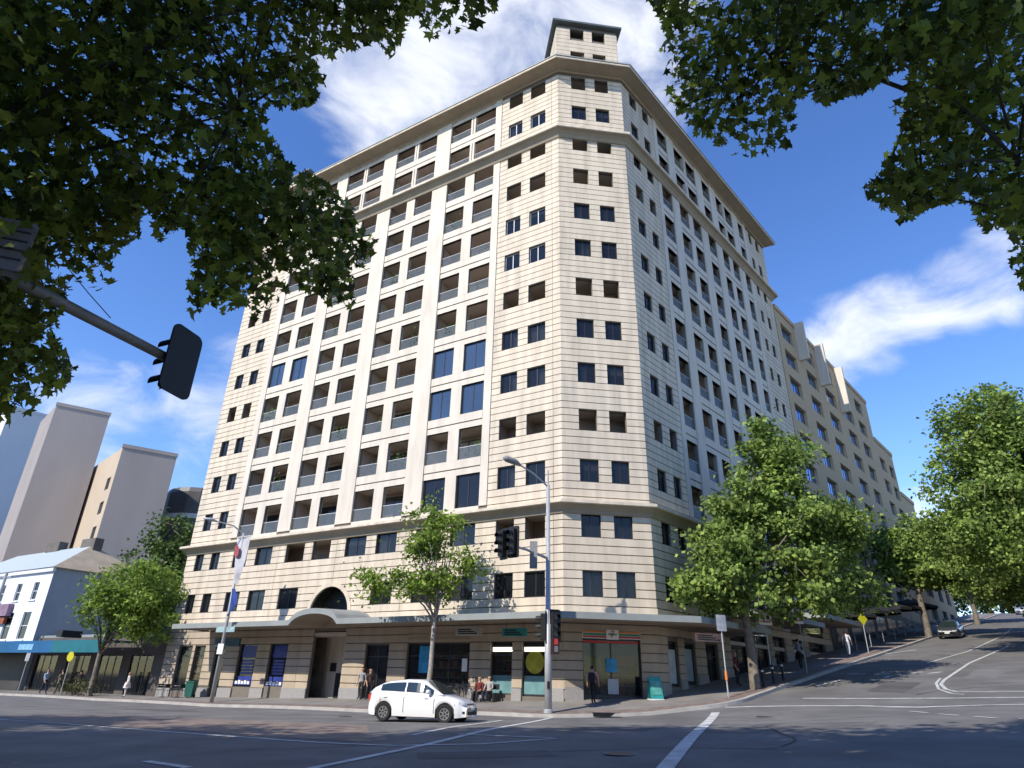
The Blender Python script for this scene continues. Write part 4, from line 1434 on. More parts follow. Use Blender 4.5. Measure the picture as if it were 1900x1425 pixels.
# round tree at the far end of the long facade
tx, ty = Lp(36.5, 3.0)
make_tree('round_street_tree', 'dense round street tree at the lane beside the cream block', (tx, ty, footz(tx, ty)), 3.6,
          [ell(250, 1090, ty, 3.0, 2.8, 2.4), ell(225, 1130, ty, 3.1, 2.8, 1.9), ell(285, 1140, ty, 2.6, 2.5, 2.0)], 120, 110, .25, LEAF_B, tr=.17, spread=.45, limbs=18)
make_tree('dark_tree', 'tall darker tree rising behind the round street tree', (*Lp(38, -14), 0), 7,
          [ell(330, 1000, 70, 3.0, 3, 3.0), ell(310, 1060, 70, 4.5, 3.5, 3.2), ell(345, 1080, 68, 2.5, 3, 3.5)], 110, 90, .34, LEAF_D, tr=.3, spread=.6, limbs=14)
# trees up the hill street
for i, (px, py, Y, sc, lab, lm, gx) in enumerate([
        (1845, 850, 44, 1.0, 'tall dense plane tree on the far kerb of the hill street, nearest the crossing', LEAF_A, 0),
        (1700, 1040, 66, .8, 'rounded street tree overhanging the black umbrellas on the hill', LEAF_A, 0),
        (1790, 1040, 84, .9, 'leafy street tree further up the hill beyond the umbrellas', LEAF_A, 0),
        (1900, 1050, 58, 1.0, 'low-branched plane tree shading the far lane of the hill street', LEAF_A, 0)]):
    c = up(px, py, Y)
    gb = g(c[0] + (1.5 if i in (0, 3) else 0), c[1])
    if i == 0:
        E_ = [ell(1850, 790, Y, 4.0, 3.5, 3.4), ell(1830, 900, Y, 4.4, 4, 3.4), ell(1885, 850, Y, 4.0, 4, 4), ell(1850, 990, Y, 4.6, 4, 3.0), ell(1770, 985, Y, 2.0, 2, 1.2)]
    elif i == 3:
        E_ = [ell(1890, 1010, Y, 5.5, 4, 3.0), ell(1850, 1060, Y, 4.5, 4, 2.4), ell(1930, 1080, Y, 4.5, 4, 2.2)]
    elif i == 1:
        E_ = [ell(1690, 1020, Y, 4.0, 4, 3.0), ell(1725, 1055, Y, 4.6, 4, 2.2), ell(1770, 1040, Y, 4.0, 4, 2.6)]
    else:
        E_ = [ell(1770, 1030, Y, 5.5, 4, 3.4), ell(1810, 1050, Y, 6.5, 4, 3.2), ell(1850, 1080, Y, 5, 4, 2.6)]
    bx2 = c[0] + (1.2 if i in (0, 3) else -.5)
    make_tree('hill_tree', lab, (bx2, Y, gb), max(3.0, min(e[0][2] for e in E_) - gb - 1.0), E_, 400 if i == 0 else 280, 100, .27 if Y < 60 else .36, lm, tr=.28, spread=.48, limbs=18, shell=.45)
for i, (px, py, Y, lab) in enumerate([(1850, 1100, 120, 'distant tree at the crest of the hill street beyond the parked cars'), (1760, 1090, 118, 'distant tree beside the far end of the brick shops')]):
    c = up(px, py, Y); gb = g(c[0], Y)
    make_tree('hill_tree', lab, (c[0], Y, gb), 4, [(c, (6, 5, 4)), (c + np.array([4, 0, .5]), (5, 4, 4.4)), (c + np.array([-4, 3, 0]), (5, 4, 3.4))], 70, 80, .5, LEAF_D, tr=.3, spread=.9, limbs=8)

# plane-tree canopies hanging over the near footpath
POLY_L = [(-400, -400), (925, -400), (920, 0), (915, 40), (880, 65), (840, 80), (795, 65), (772, 22), (745, 60), (727, 108), (700, 75), (660, 90), (620, 102), (602, 140), (604, 170), (575, 200), (530, 206), (500, 202), (487, 240), (512, 262), (527, 300), (560, 320), (600, 335), (650, 375), (668, 420), (705, 455), (682, 490), (655, 502), (660, 560), (640, 578), (608, 562), (580, 545), (540, 530), (522, 562), (475, 597), (440, 570), (415, 585), (385, 560), (360, 592), (345, 560), (355, 490), (345, 430), (330, 420), (300, 450), (288, 435), (285, 390), (258, 380), (262, 440), (235, 450), (210, 480), (205, 540), (180, 550), (150, 530), (138, 500), (120, 560), (100, 620), (142, 680), (120, 722), (90, 730), (60, 762), (20, 782), (-10, 790), (-400, 1000)]
POLY_R = [(1205, -400), (1203, 0), (1225, 30), (1240, 70), (1215, 110), (1235, 130), (1245, 200), (1270, 220), (1285, 245), (1330, 270), (1370, 297), (1400, 290), (1432, 302), (1462, 285), (1465, 250), (1477, 230), (1470, 192), (1500, 172), (1530, 198), (1560, 180), (1600, 172), (1640, 152), (1660, 122), (1690, 140), (1672, 180), (1652, 200), (1680, 220), (1665, 260), (1640, 290), (1620, 330), (1598, 350), (1625, 375), (1663, 397), (1670, 422), (1700, 402), (1750, 380), (1800, 375), (1812, 400), (1832, 432), (1868, 412), (1880, 450), (1868, 490), (1885, 505), (1900, 545), (2300, 600), (2300, -400)]


def in_poly(x, y, P):
    c = False; j = len(P) - 1
    for i in range(len(P)):
        xi, yi = P[i]; xj, yj = P[j]
        if (yi > y) != (yj > y) and x < (xj - xi) * (y - yi) / (yj - yi) + xi: c = not c
        j = i
    return c


def keeper(P):
    def k(q):
        x, y, w = proj(*q)
        if w < 3: return False if w > 0 and q[2] < 4 else True
        if x < -60 or x > 1960 or y < -60: return True
        return in_poly(x, y, P)
    return k


def sheet_clumps(P, n, d0, d1):
    """clumps of the near canopy filling the crown where it spreads over the view, at varied distances"""
    o = []
    while len(o) < n:
        x = rng.uniform(-60, 1960); y = rng.uniform(-60, 800)
        if in_poly(x, y, P):
            v = Vector(ray(x, y)).normalized() * rng.uniform(d0, d1); o.append(np.array([v.x, v.y, v.z + CAM_Z]))
    return o


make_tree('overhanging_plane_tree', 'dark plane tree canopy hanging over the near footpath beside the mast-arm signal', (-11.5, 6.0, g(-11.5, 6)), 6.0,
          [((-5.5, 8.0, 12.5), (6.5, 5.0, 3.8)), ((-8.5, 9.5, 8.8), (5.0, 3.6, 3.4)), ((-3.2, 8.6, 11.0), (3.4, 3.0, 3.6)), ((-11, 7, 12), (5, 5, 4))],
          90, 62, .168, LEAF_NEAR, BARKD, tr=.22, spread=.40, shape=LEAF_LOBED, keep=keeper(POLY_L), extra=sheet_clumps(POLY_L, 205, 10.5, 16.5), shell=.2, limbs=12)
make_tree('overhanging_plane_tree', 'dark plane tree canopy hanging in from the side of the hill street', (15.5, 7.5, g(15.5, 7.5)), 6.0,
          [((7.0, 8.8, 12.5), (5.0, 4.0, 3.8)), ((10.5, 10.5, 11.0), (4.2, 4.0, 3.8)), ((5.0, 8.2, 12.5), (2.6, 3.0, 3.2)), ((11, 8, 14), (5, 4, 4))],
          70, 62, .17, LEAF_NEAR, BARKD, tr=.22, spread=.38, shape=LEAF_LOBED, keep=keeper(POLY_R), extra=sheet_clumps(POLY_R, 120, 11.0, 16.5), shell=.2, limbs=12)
# further trees of the same row, standing just outside the view and shading the road
offk = lambda q: (lambda p: p[2] < 2 or p[0] < -50 or p[0] > 1950 or p[1] < -50)(proj(*q))
for i, (x, y, lab) in enumerate([(-23, 9, 'plane tree of the near row standing beyond the mast-arm signal pole'), (-31, 15.5, 'plane tree of the near row farthest down the street')]):
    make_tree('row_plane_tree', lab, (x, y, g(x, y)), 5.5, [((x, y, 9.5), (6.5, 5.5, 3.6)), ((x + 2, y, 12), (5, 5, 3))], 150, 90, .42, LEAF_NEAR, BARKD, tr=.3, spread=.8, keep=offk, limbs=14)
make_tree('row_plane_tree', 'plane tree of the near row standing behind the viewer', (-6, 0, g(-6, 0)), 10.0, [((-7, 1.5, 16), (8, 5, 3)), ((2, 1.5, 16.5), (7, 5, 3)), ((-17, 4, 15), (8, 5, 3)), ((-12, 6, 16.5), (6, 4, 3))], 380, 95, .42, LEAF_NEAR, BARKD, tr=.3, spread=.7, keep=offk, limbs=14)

# row of buildings across the street behind the viewer (unseen, added to cut low sky light and bounce)
for (u0, u1, zt, wm, lab) in [(-52, -26, 15, TERR_G, 'unseen grey rendered building added opposite the cream block, uphill end'), (-25.5, -4, 12, BRICKY, 'unseen ochre brick building added opposite the cream block'),
                              (-3.5, 20, 16, TERR_W, 'unseen white rendered building added opposite the cream block'), (20.5, 46, 13, BRICKY, 'unseen low brick building added opposite the cream block'), (46.5, 80, 17, TERR_G, 'unseen grey rendered building added opposite the cream block, downhill end')]:
    Fb = Fr(Lp(u0, 46), dL)          # faces the street from the other side
    o, pp = simple_building('street_building', lab, (*Lp(u0, 46), -1))
    wd = u1 - u0
    wins = [(x, x + 1.3, z, z + 1.7) for x in np.arange(1.5, wd - 2, 3.1) for z in np.arange(4.5, zt - 2.4, 3.2)]
    pp('front_wall', wall_mesh(Fb, 0, wd, -3, zt, wins, y=0, rev=.25), wm)
    m = MB()
    for a, b in (((0, 0), (0, 12)), ((wd, 0), (wd, 12)), ((0, 12), (wd, 12))): m.quad(Fb.w(*a, -3), Fb.w(*b, -3), Fb.w(*b, zt), Fb.w(*a, zt))
    m.quad(Fb.w(0, 0, zt), Fb.w(wd, 0, zt), Fb.w(wd, 12, zt), Fb.w(0, 12, zt)); pp('rear_wall', m, wm)
    for w in wins: m = MB(); wbox(m, Fb, w[0] - .01, w[1] + .01, .2, .22, w[2] - .01, w[3] + .01); pp('window', m, GLASSB)
# buildings on the far side of the hill street
for (u0, u1, zt, wm, lab) in [(14, 40, 19, BRICKY, 'brick building across the hill street behind the plane trees'), (41, 80, 24, TERR_G, 'grey building further up across the hill street')]:
    Fb = Fr(Rp(u1, 24), -dR)
    o, pp = simple_building('street_building', lab, (*Rp(u1, 24), 4))
    wd = u1 - u0
    wins = [(x, x + 1.3, z, z + 1.7) for x in np.arange(1.5, wd - 2, 3.1) for z in np.arange(9.5, zt - 2.4, 3.2)]
    pp('front_wall', wall_mesh(Fb, 0, wd, -1, zt, wins, y=0, rev=.25), wm)
    m = MB()
    for a, b in (((0, 0), (0, 12)), ((wd, 0), (wd, 12)), ((0, 12), (wd, 12))): m.quad(Fb.w(*a, -1), Fb.w(*b, -1), Fb.w(*b, zt), Fb.w(*a, zt))
    m.quad(Fb.w(0, 0, zt), Fb.w(wd, 0, zt), Fb.w(wd, 12, zt), Fb.w(0, 12, zt)); pp('rear_wall', m, wm)
    for w in wins: m = MB(); wbox(m, Fb, w[0] - .01, w[1] + .01, .2, .22, w[2] - .01, w[3] + .01); pp('window', m, GLASSB)

# ------------------------------------------------------------------ street furniture
def cyl(m, p0, p1, r0, r1=None, n=10):
    m.tube([p0, p1], [r0, r1 if r1 is not None else r0], n)


def rounded_rect(w, h, r, n=4):
    P = []
    for cx, cz, a0 in ((w / 2 - r, h / 2 - r, 0), (-w / 2 + r, h / 2 - r, 90), (-w / 2 + r, -h / 2 + r, 180), (w / 2 - r, -h / 2 + r, 270)):
        for k in range(n + 1):
            t = R_(a0 + 90 * k / n); P.append((cx + r * math.cos(t), cz + r * math.sin(t)))
    return P


def signal_head(parent, loc, rz, board=True, lamps=3, size=1.0, name='signal_head'):
    """faces local -Y; three round lenses under visors on a dark target board"""
    m = MB()
    w, h = .34 * size, (.36 * lamps + .08) * size
    m.prism(rounded_rect(w, h, .04), -.1, .12, 'y')
    if board: m.prism(rounded_rect(.62 * size, h + .26, .1), .125, .14, 'y')
    hd = part(name, m, BLACK, parent, loc, rz)
    for i in range(lamps):
        z = h / 2 - .22 * size - i * .36 * size
        mm = MB(); P = [(math.cos(2 * math.pi * k / 16) * .1 * size, z + math.sin(2 * math.pi * k / 16) * .1 * size) for k in range(16)]
        mm.prism(P, -.125, -.104, 'y'); link('lens', mm.mesh('lens', LENS), hd)
        mm = MB()
        arc = [(math.cos(R_(a)) * .135 * size, z + math.sin(R_(a)) * .135 * size) for a in range(-20, 201, 20)]
        for (x0, z0), (x1, z1_) in zip(arc[:-1], arc[1:]):
            mm.quad((x0, -.1, z0), (x1, -.1, z1_), (x1, -.34, z1_ - .03), (x0, -.34, z0 - .03))
            mm.quad((x0 * .93, -.1, (z0 - z) * .93 + z), (x1 * .93, -.1, (z1_ - z) * .93 + z), (x1 * .93, -.34, (z1_ - z) * .93 + z - .03), (x0 * .93, -.34, (z0 - z) * .93 + z - .03))
        link('visor', mm.mesh('visor', BLACK), hd)
    return hd


# tall signal and lamp pole on the corner
kx, ky = 1.92, 31.15
kz = footz(kx, ky)
sp = thing('signal_lamp_pole', 'tall grey corner pole carrying traffic signals, a mast arm and a street lamp', 'traffic light', (kx, ky, kz))
m = MB(); m.tube([(0, 0, -.1), (0, 0, 3.6), (0, 0, 3.62), (0, 0, 10.15)], [.16, .155, .125, .09], 14)
part('pole', m, POLE, sp, smooth=True)
m = MB(); m.lathe([(.2, 0), (.2, .12), (.16, .16)], 14); part('base_collar', m, POLE, sp)
m = MB(); m.tube([(0, 0, 10.05), (-.75, -.5, 10.55), (-1.45, -.95, 10.85)], [.05, .045, .04], 8)
m.tube([(0, 0, 10.0), (0, 0, 10.9)], [.04, .04], 6)
la = part('lamp_arm', m, POLE, sp)
m = MB(); m.tube([(-1.4, -.92, 10.82), (-1.65, -1.1, 10.92), (-2.1, -1.4, 11.0), (-2.25, -1.5, 11.02)], [.06, .15, .16, .05], 10); part('luminaire', m, mat('lamp_grey', (.25, .25, .25), .5, .1, 5), sp, smooth=True)
m = MB(); m.tube([(0, 0, 6.55), (-1.05, -1.0, 6.75), (-1.9, -1.8, 6.8)], [.07, .06, .05], 8); part('mast_arm', m, POLE, sp)
signal_head(sp, (-1.75, -1.85, 6.95), R_(-38))
signal_head(sp, (-2.2, -1.55, 6.9), R_(38 - 90))
m = MB(); m.box(-.9, -.55, -.75, -.72, 5.95, 7.2); part('sign_plate', m, mat('sign_back', (.25, .25, .26), .6, .1, 5), sp)
signal_head(sp, (.32, -.15, 3.55), R_(18))
signal_head(sp, (-.22, .12, 3.5), R_(-100))
m = MB(); m.box(-.16, .16, -.12, .1, -.36, .36)
pd = part('pedestrian_signal', m, mat('ped_signal_housing', (.035, .01, .01), .5, .1, 5), sp, (.3, -.12, 2.72), R_(18))
m = MB(); m.box(-.09, .09, -.135, -.123, .03, .28); link('lens', m.mesh('lens', SRED), pd)
m = MB(); m.box(-.09, .09, -.135, -.123, -.28, -.03); link('lens', m.mesh('lens', LENS), pd)
m = MB(); m.box(-.06, .06, -.2, -.155, .95, 1.25); part('push_button_box', m, BLACK, sp)

# mast-arm signal near the viewer (seen from behind) with a sign plate and a lamp outreach
mp = Vector((-9.4, 6.3, g(-9.4, 6.3)))
ns = thing('mast_arm_signal', 'grey mast arm above the near road with a black traffic signal seen from behind', 'traffic light', mp)
q = lambda px, py, t: Vector(ray(px, py)) * t + Vector((0, 0, CAM_Z)) - mp
A0, A1 = q(-60, 472, 8.2), q(325, 672, 10.6)
m = MB(); m.tube([(0, 0, -.2), (0, 0, A0.z - .2 + .4)], [.15, .11], 12); part('pole', m, POLE, ns, smooth=True)
m = MB(); m.tube([(0, 0, A0.z + .05), A0, A0.lerp(A1, .5), A1], [.1, .095, .085, .075], 12); part('mast_arm', m, mat('weathered_pole', (.22, .21, .2), .55, .15, 6, metal=.2), ns, smooth=True)
hd = MB(); hd.prism(rounded_rect(.66, 1.18, .13, 5), .0, .03, 'y'); hd.prism(rounded_rect(.34, 1.0, .05), .03, .2, 'y')
bk = part('target_board', hd, BLACK, ns, q(338, 671, 10.6), R_(74))
for i in range(3):
    mm = MB(); z = .33 - i * .33
    arc = [(math.cos(R_(a)) * .13, z + math.sin(R_(a)) * .13) for a in range(-20, 201, 20)]
    for (x0, z0), (x1, z1_) in zip(arc[:-1], arc[1:]): mm.quad((x0, .2, z0), (x1, .2, z1_), (x1, .46, z1_ - .03), (x0, .46, z0 - .03))
    link('visor', mm.mesh('visor', BLACK), bk)
    mm = MB(); mm.prism([(math.cos(2 * math.pi * k / 14) * .1, z + math.sin(2 * math.pi * k / 14) * .1) for k in range(14)], .2, .215, 'y'); link('lens', mm.mesh('lens', LENS), bk)
m = MB(); m.prism(rounded_rect(.9, .75, .06), 0, .015, 'y')
sg = part('sign_plate', m, mat('sign_back_brown', (.16, .14, .135), .6, .15, 5), ns, q(-20, 445, 8.2), R_(20))
for k in range(4):
    m = MB(); m.box(-.40, .40, -.016, -.002, .2 - .14 * k, .22 - .14 * k); link('sign_rib', m.mesh('sign_rib', DKFRAME), sg)
L0, L1 = q(-40, 75, 11.0), q(262, 322, 13.0)
m = MB(); m.tube([(0, 0, A0.z), (.0, .1, L0.z * .85), L0, L0.lerp(L1, .62)], [.1, .08, .06, .05], 10); part('lamp_arm', m, mat('weathered_pole', (.22, .21, .2)), ns, smooth=True)
m = MB(); m.tube([L0.lerp(L1, .6), L0.lerp(L1, .68), L0.lerp(L1, .95), L1], [.05, .13, .15, .08], 10); part('luminaire', m, mat('lamp_grey', (.25, .25, .25)), ns, smooth=True)
c0 = q(205, 590, 9.9)
m = MB(); m.tube([c0, q(165, 545, 10.2), q(120, 490, 10.6)], [.008, .008, .008], 5); part('stay_wire', m, DKFRAME, ns)

# lamp pole with a hanging banner by the long facade
bx_, by_ = Lp(22.2, 3.4)
b0 = Vector((bx_, by_, footz(bx_, by_)))
bp_ = thing('banner_lamp_pole', 'leaning pale lamp pole with a hanging festival banner by the long facade', 'lamp post', b0)
dl = Vector((dL[0], dL[1], 0)); nl = Vector((nL[0], nL[1], 0))
m = MB(); m.tube([(0, 0, -.1), Vector((0, 0, 5.2)), Vector((0, 0, 10.2)) + nl * .05], [.12, .10, .07], 12); part('pole', m, POLE, bp_, smooth=True)
m = MB(); m.tube([Vector((0, 0, 10.1)), Vector((0, 0, 10.6)) + nl * .7 + dl * .3, Vector((0, 0, 10.75)) + nl * 1.8 + dl * .8], [.05, .045, .04], 8); part('lamp_arm', m, POLE, bp_)
m = MB(); m.tube([Vector((0, 0, 10.73)) + nl * 1.7 + dl * .75, Vector((0, 0, 10.8)) + nl * 2.0 + dl * .9, Vector((0, 0, 10.82)) + nl * 2.5 + dl * 1.1], [.05, .13, .05], 8); part('luminaire', m, POLE, bp_, smooth=True)
e_ = -dl      # banner runs along the street, away from the pole


def cloth(name, prof, material, th=.012):
    """prof: list of (z, near, far) widths from the pole, gently curled"""
    m = MB(); nseg = 8
    for side in (0, th):
        rows = []
        for z, a, b in prof:
            rows.append([Vector((0, 0, z)) + e_ * (a + (b - a) * k / nseg) + nl * (.10 * math.sin(3.2 * k / nseg + z) + side + .12) for k in range(nseg + 1)])
        for r0, r1 in zip(rows[:-1], rows[1:]):
            for k in range(nseg): m.quad(r0[k], r0[k + 1], r1[k + 1], r1[k])
    return part(name, m, material, bp_, smooth=True)


cloth('banner', [(9.9, -.45, .95), (9.2, -.35, .85), (8.4, -.12, .7), (7.6, .05, .52), (6.9, .12, .38)], mat('banner_white', (.50, .49, .50), .8, .15, 2))
m = MB()
for (z0, a0, b0_), (z1_, a1, b1) in zip([(9.35, -.32, .0), (9.15, -.3, .15), (8.75, -.2, .2)], [(9.15, -.3, .15), (8.75, -.2, .2), (8.6, -.1, .1)]):
    pp_ = lambda z, s: Vector((0, 0, z)) + e_ * s + nl * .29
    m.quad(pp_(z0, a0), pp_(z0, b0_), pp_(z1_, b1), pp_(z1_, a1))
part('banner_emblem', m, mat('banner_red', (.32, .07, .08), .8, .3, 6), bp_)
m = MB(); m.tube([e_ * -.5 + Vector((0, 0, 9.93)) + nl * .12, e_ * 1.0 + Vector((0, 0, 9.93)) + nl * .12], [.025, .025], 6); part('banner_bar', m, POLE, bp_)
cloth('lower_banner', [(6.6, .1, .3), (6.1, .08, .7), (5.6, .08, .85), (5.2, .06, .5), (4.95, .05, .15)], mat('banner_blue', (.02, .05, .22), .8, .3, 2))
m = MB(); m.box(-.9, .9, -.02, .02, -.16, .16); part('street_name_plate', m, mat('street_sign_green', (.30, .42, .42), .5, .25, 3), bp_, (0, 0, 4.15), math.atan2(dL[1], dL[0]))
m = MB(); m.box(-.22, .22, -.02, .02, -.3, .3); part('parking_plate', m, SWHITE, bp_, (.0, -.2, 3.0), R_(-20))


def sign_post(name, label, px, py, h, plates, cat='sign', pole_mat=POLE, r=.035, at=None):
    x, y = at if at is not None else spot(px, py)
    z = footz(x, y) if at is None or True else g(x, y)
    o = thing(name, label, cat, (x, y, z))
    m = MB(); m.tube([(0, 0, -.1), (0, 0, h)], [r, r], 8); part('post', m, pole_mat, o)
    for shape, w, hh, zc, material, rz in plates:
        m = MB()
        if shape == 'rect': m.prism(rounded_rect(w, hh, .04), -.06, -.045, 'y')
        elif shape == 'diamond': m.prism([(0, -hh / 2), (w / 2, 0), (0, hh / 2), (-w / 2, 0)], -.06, -.045, 'y')
        else: m.prism([(math.cos(2 * math.pi * k / 20) * w / 2, math.sin(2 * math.pi * k / 20) * hh / 2) for k in range(20)], -.06, -.045, 'y')
        p = part('sign_plate', m, material, o, (0, 0, zc), rz)
    return o


# signs on the hill-street kerb
o = sign_post('sign_post', 'white sign post with an orange band at the corner kerb', 0, 0, 3.6, [('rect', .55, .75, 3.3, mat('grey_sign_face', (.35, .37, .40), .5, .2, 4), R_(20))], at=Rp(.1, 3.4))
m = MB(); m.tube([(0, 0, .75), (0, 0, 1.15)], [.06, .06], 10); part('orange_band', m, SORANGE, o)
for u, w, h, hh, lab, mt in ((5.6, .95, .7, 3.6, 'white parking sign with black symbols among the leaves of the plane tree', SWHITE), (11.0, .6, .85, 3.4, 'white and red parking sign on a grey post beyond the plane tree', SWHITE)):
    o = sign_post('parking_sign', lab, 0, 0, hh, [('rect', w, h, hh - .35, mt, R_(25))], at=Rp(u, 3.45))
    pl = [c for c in o.children if c.name.startswith('sign_plate')][0]
    for x, zz in ((-.22 * w, .05), (.2 * w, .05)):
        m = MB(); m.box(x - .1, x + .1, -.068, -.061, zz - .1, zz + .1); link('symbol', m.mesh('symbol', BLACK if u < 8 else SRED), pl)
    m = MB(); m.box(-.42 * w, .42 * w, -.068, -.061, -.3 * h, -.22 * h); link('red_stripe', m.mesh('red_stripe', SRED), pl)
sign_post('pedestrian_warning_sign', 'yellow diamond warning sign on the hill footpath near the umbrellas', 0, 0, 2.9, [('diamond', .95, .95, 2.4, YELLOW, R_(20))], at=Rp(25, 3.4))
sign_post('pedestrian_warning_sign', 'yellow round warning sign beside the round street tree', 0, 0, 2.9, [('disc', .6, .68, 2.6, YELLOW, R_(-15))], at=Lp(39.2, 3.6))
sign_post('bus_stop_post', 'thin grey post with a small pale plate before the blue awning', 0, 0, 2.9, [('rect', .4, .6, 2.6, mat('grey_sign_face', (.35, .37, .40)), R_(-15))], at=Lp(45.5, 3.6))
o = sign_post('tall_utility_pole', 'tall thin grey utility pole in front of the white terrace', 0, 0, 9.6, [], at=Lp(54.0, 3.6), r=.12, cat='pole')
m = MB(); m.box(-.5, .5, -.05, .05, 9.2, 9.35); part('crossarm', m, POLE, o)
# shop sign boxes hanging under the awning
def hang(label, F, x, y, z, w, h, material, ztop, letters=None, rot=90):
    p = F.w(x, y, z)
    o = thing('hanging_shop_sign', label, 'sign', p, F.rz + R_(rot))
    m = MB(); m.prism(rounded_rect(w, h, .05), -.08, .08, 'y'); part('sign_box', m, material, o)
    m = MB(); m.tube([(-w * .35, 0, h / 2), (-w * .35, 0, ztop - z)], [.012, .012], 6); m.tube([(w * .35, 0, h / 2), (w * .35, 0, ztop - z)], [.012, .012], 6); part('hanger', m, DKFRAME, o)
    if letters:
        for s in (0, 180):
            me = text_mesh('lettering', letters, h * .6, SWHITE); t = link('lettering', me, o, (0, -.082 if s == 0 else .082, 0), R_(s))
    else:
        for k in range(3):
            m = MB(); m.box(-w * .4, w * (.1 + .12 * k), -.088, -.081, h * (.22 - .24 * k) - .03, h * (.22 - .24 * k) + .03); part('sign_line', m, DKFRAME, o)
    return o


hang('pale hanging shop sign with dark lines under the awning before the wide shop window', FL, -4.9, -1.4, 4.02, 1.5, .42, mat('pale_sign', (.42, .38, .33), .5, .2, 4), 4.45, rot=10)
hang('lit teal sign box under the awning beside the corner pole', FL, -2.2, -1.2, 3.95, 1.3, .4, STEAL, 4.45, rot=10)
hang('dark green and white hanging sign under the awning by the banner pole', FL, -24.0, -1.7, 3.6, 2.2, .5, mat('dark_green_sign', (.03, .07, .07), .5, .3, 2), 4.45, rot=5)
hang('pink and white shop sign under the awning on the shaded street side', FRR, 2.4, -1.6, 4.0, 1.9, .42, mat('pink_sign', (.5, .33, .30), .5, .3, 4), 4.45, rot=-25)
hang('silver lettered sign box under the dark awning step behind the plane tree', FRR, 8.3, -1.6, 4.75, 1.8, .6, mat('silver_sign', (.40, .40, .42), .5, .3, 3), 5.5, rot=-25)
hang('yellow and white shop sign hanging below the highest awning step', FRR, 18.5, -1.6, 5.45, 1.6, .5, mat('yellow_white_sign', (.5, .5, .2), .5, .3, 3), 6.1, rot=-25)
m = MB(); m.box(-.75, .75, -.08, .08, -.45, .45)
wb = link('building_sign', m.mesh('building_sign', SWHITE), None, (*Rp(31, 1.2), 10.6), R_(25)); tag(wb, 'plain white projecting sign box on the ochre brick building above the umbrellas', 'sign')
m = MB(); wbox(m, Fr((0, 0), (1, 0)), -.04, .04, .08, 1.4, -.04, .04)
bracket = link('bracket', m.mesh('bracket', DKFRAME), wb)

# sandwich board, bins, seats
def a_board(label, p, rz):
    z = footz(*p); o = thing('sandwich_board', label, 'sign board', (p[0], p[1], z), rz)
    for s in (-1, 1):
        m = MB(); m.quad((-.32, s * .28, .0), (.32, s * .28, .0), (.32, s * .03, 1.05), (-.32, s * .03, 1.05)); m.quad((-.32, s * .26, .0), (.32, s * .26, .0), (.32, s * .015, 1.05), (-.32, s * .015, 1.05))
        part('board', m, STEAL, o)
    m = MB(); m.box(-.34, .34, -.3, .3, 0, .06); part('foot', m, SWHITE, o)
    m = MB(); m.quad((-.24, -.245, .25), (.24, -.245, .25), (.24, -.10, .85), (-.24, -.10, .85)); part('poster', m, mat('teal_poster', (.1, .35, .3), .5, .3, 5), o)


a_board('teal sandwich board on the footpath beside the corner shop door', Cp(4.35, .75), R_(10))


def bench(label, p, rz):
    o = thing('cafe_bench', label, 'bench', (p[0], p[1], footz(*p)), rz)
    for k in range(4): m = MB(); m.box(-.75, .75, -.2 + k * .11, -.11 + k * .11, .42, .45); part('slat', m, DKFRAME, o)
    for x in (-.65, .65): m = MB(); m.box(x - .03, x + .03, -.2, .22, 0, .42); part('leg', m, DKFRAME, o)
    m = MB(); m.box(-.75, .75, .22, .25, .6, .85); part('backrest', m, DKFRAME, o)


def cafe_table(label, p, grp):
    o = thing('cafe_table', label, 'table', (p[0], p[1], footz(*p)), group=grp)
    m = MB(); m.lathe([(0, .72), (.33, .72), (.33, .75), (0, .75)], 16); part('table_top', m, RIM, o)
    m = MB(); m.tube([(0, 0, 0), (0, 0, .72)], [.03, .03], 8); m.lathe([(.22, 0), (.22, .03), (.02, .05)], 14); part('pedestal', m, DKFRAME, o)


def cafe_chair(label, p, rz, grp):
    o = thing('cafe_chair', label, 'chair', (p[0], p[1], footz(*p)), rz, grp)
    m = MB(); m.box(-.2, .2, -.2, .2, .44, .47); part('seat', m, DKFRAME, o)
    m = MB(); m.box(-.2, .2, .19, .21, .6, .85); part('backrest', m, DKFRAME, o)
    for x in (-.18, .18):
        for y in (-.18, .18):
            m = MB(); m.tube([(x, y, 0), (x, y, .44 if y < 0 else .85)], [.012, .012], 6); part('leg', m, DKFRAME, o)


bench('dark slatted bench against the wall under the yellow poster', Lp(4.3, .6), math.atan2(-dL[1], -dL[0]))
for k, u in enumerate((28.9, 30.6)):
    cafe_table('small cafe table outside the end shop of the cream block', Lp(u, 1.2), 'cafe tables at the end shop')
    for s in (-1, 1): cafe_chair('dark cafe chair at a small table outside the end shop', Lp(u + .6 * s, 1.2), math.atan2(dL[1], dL[0]) + s * math.pi / 2, 'cafe chairs at the end shop')


def wheelie_bin(label, p, material, rz=0):
    o = thing('wheelie_bin', label, 'bin', (p[0], p[1], footz(*p)), rz)
    m = MB(); m.quad((-.22, -.24, .05), (.22, -.24, .05), (.22, .24, .05), (-.22, .24, .05))
    b = [(-.22, -.24), (.22, -.24), (.22, .24), (-.22, .24)]; t = [(-.28, -.32), (.28, -.32), (.28, .32), (-.28, .32)]
    for i in range(4):
        j = (i + 1) % 4; m.quad((*b[i], .05), (*b[j], .05), (*t[j], .95), (*t[i], .95))
    part('bin_body', m, material, o)
    m = MB(); m.box(-.3, .3, -.34, .34, .95, 1.02); part('lid', m, material, o)
    for x in (-.25, .25): m = MB(); m.prism([(math.cos(2 * math.pi * k / 12) * .1 + .2, math.sin(2 * math.pi * k / 12) * .1 + .1) for k in range(12)], x - .03, x + .03, 'x'); part('wheel', m, TYRE, o)


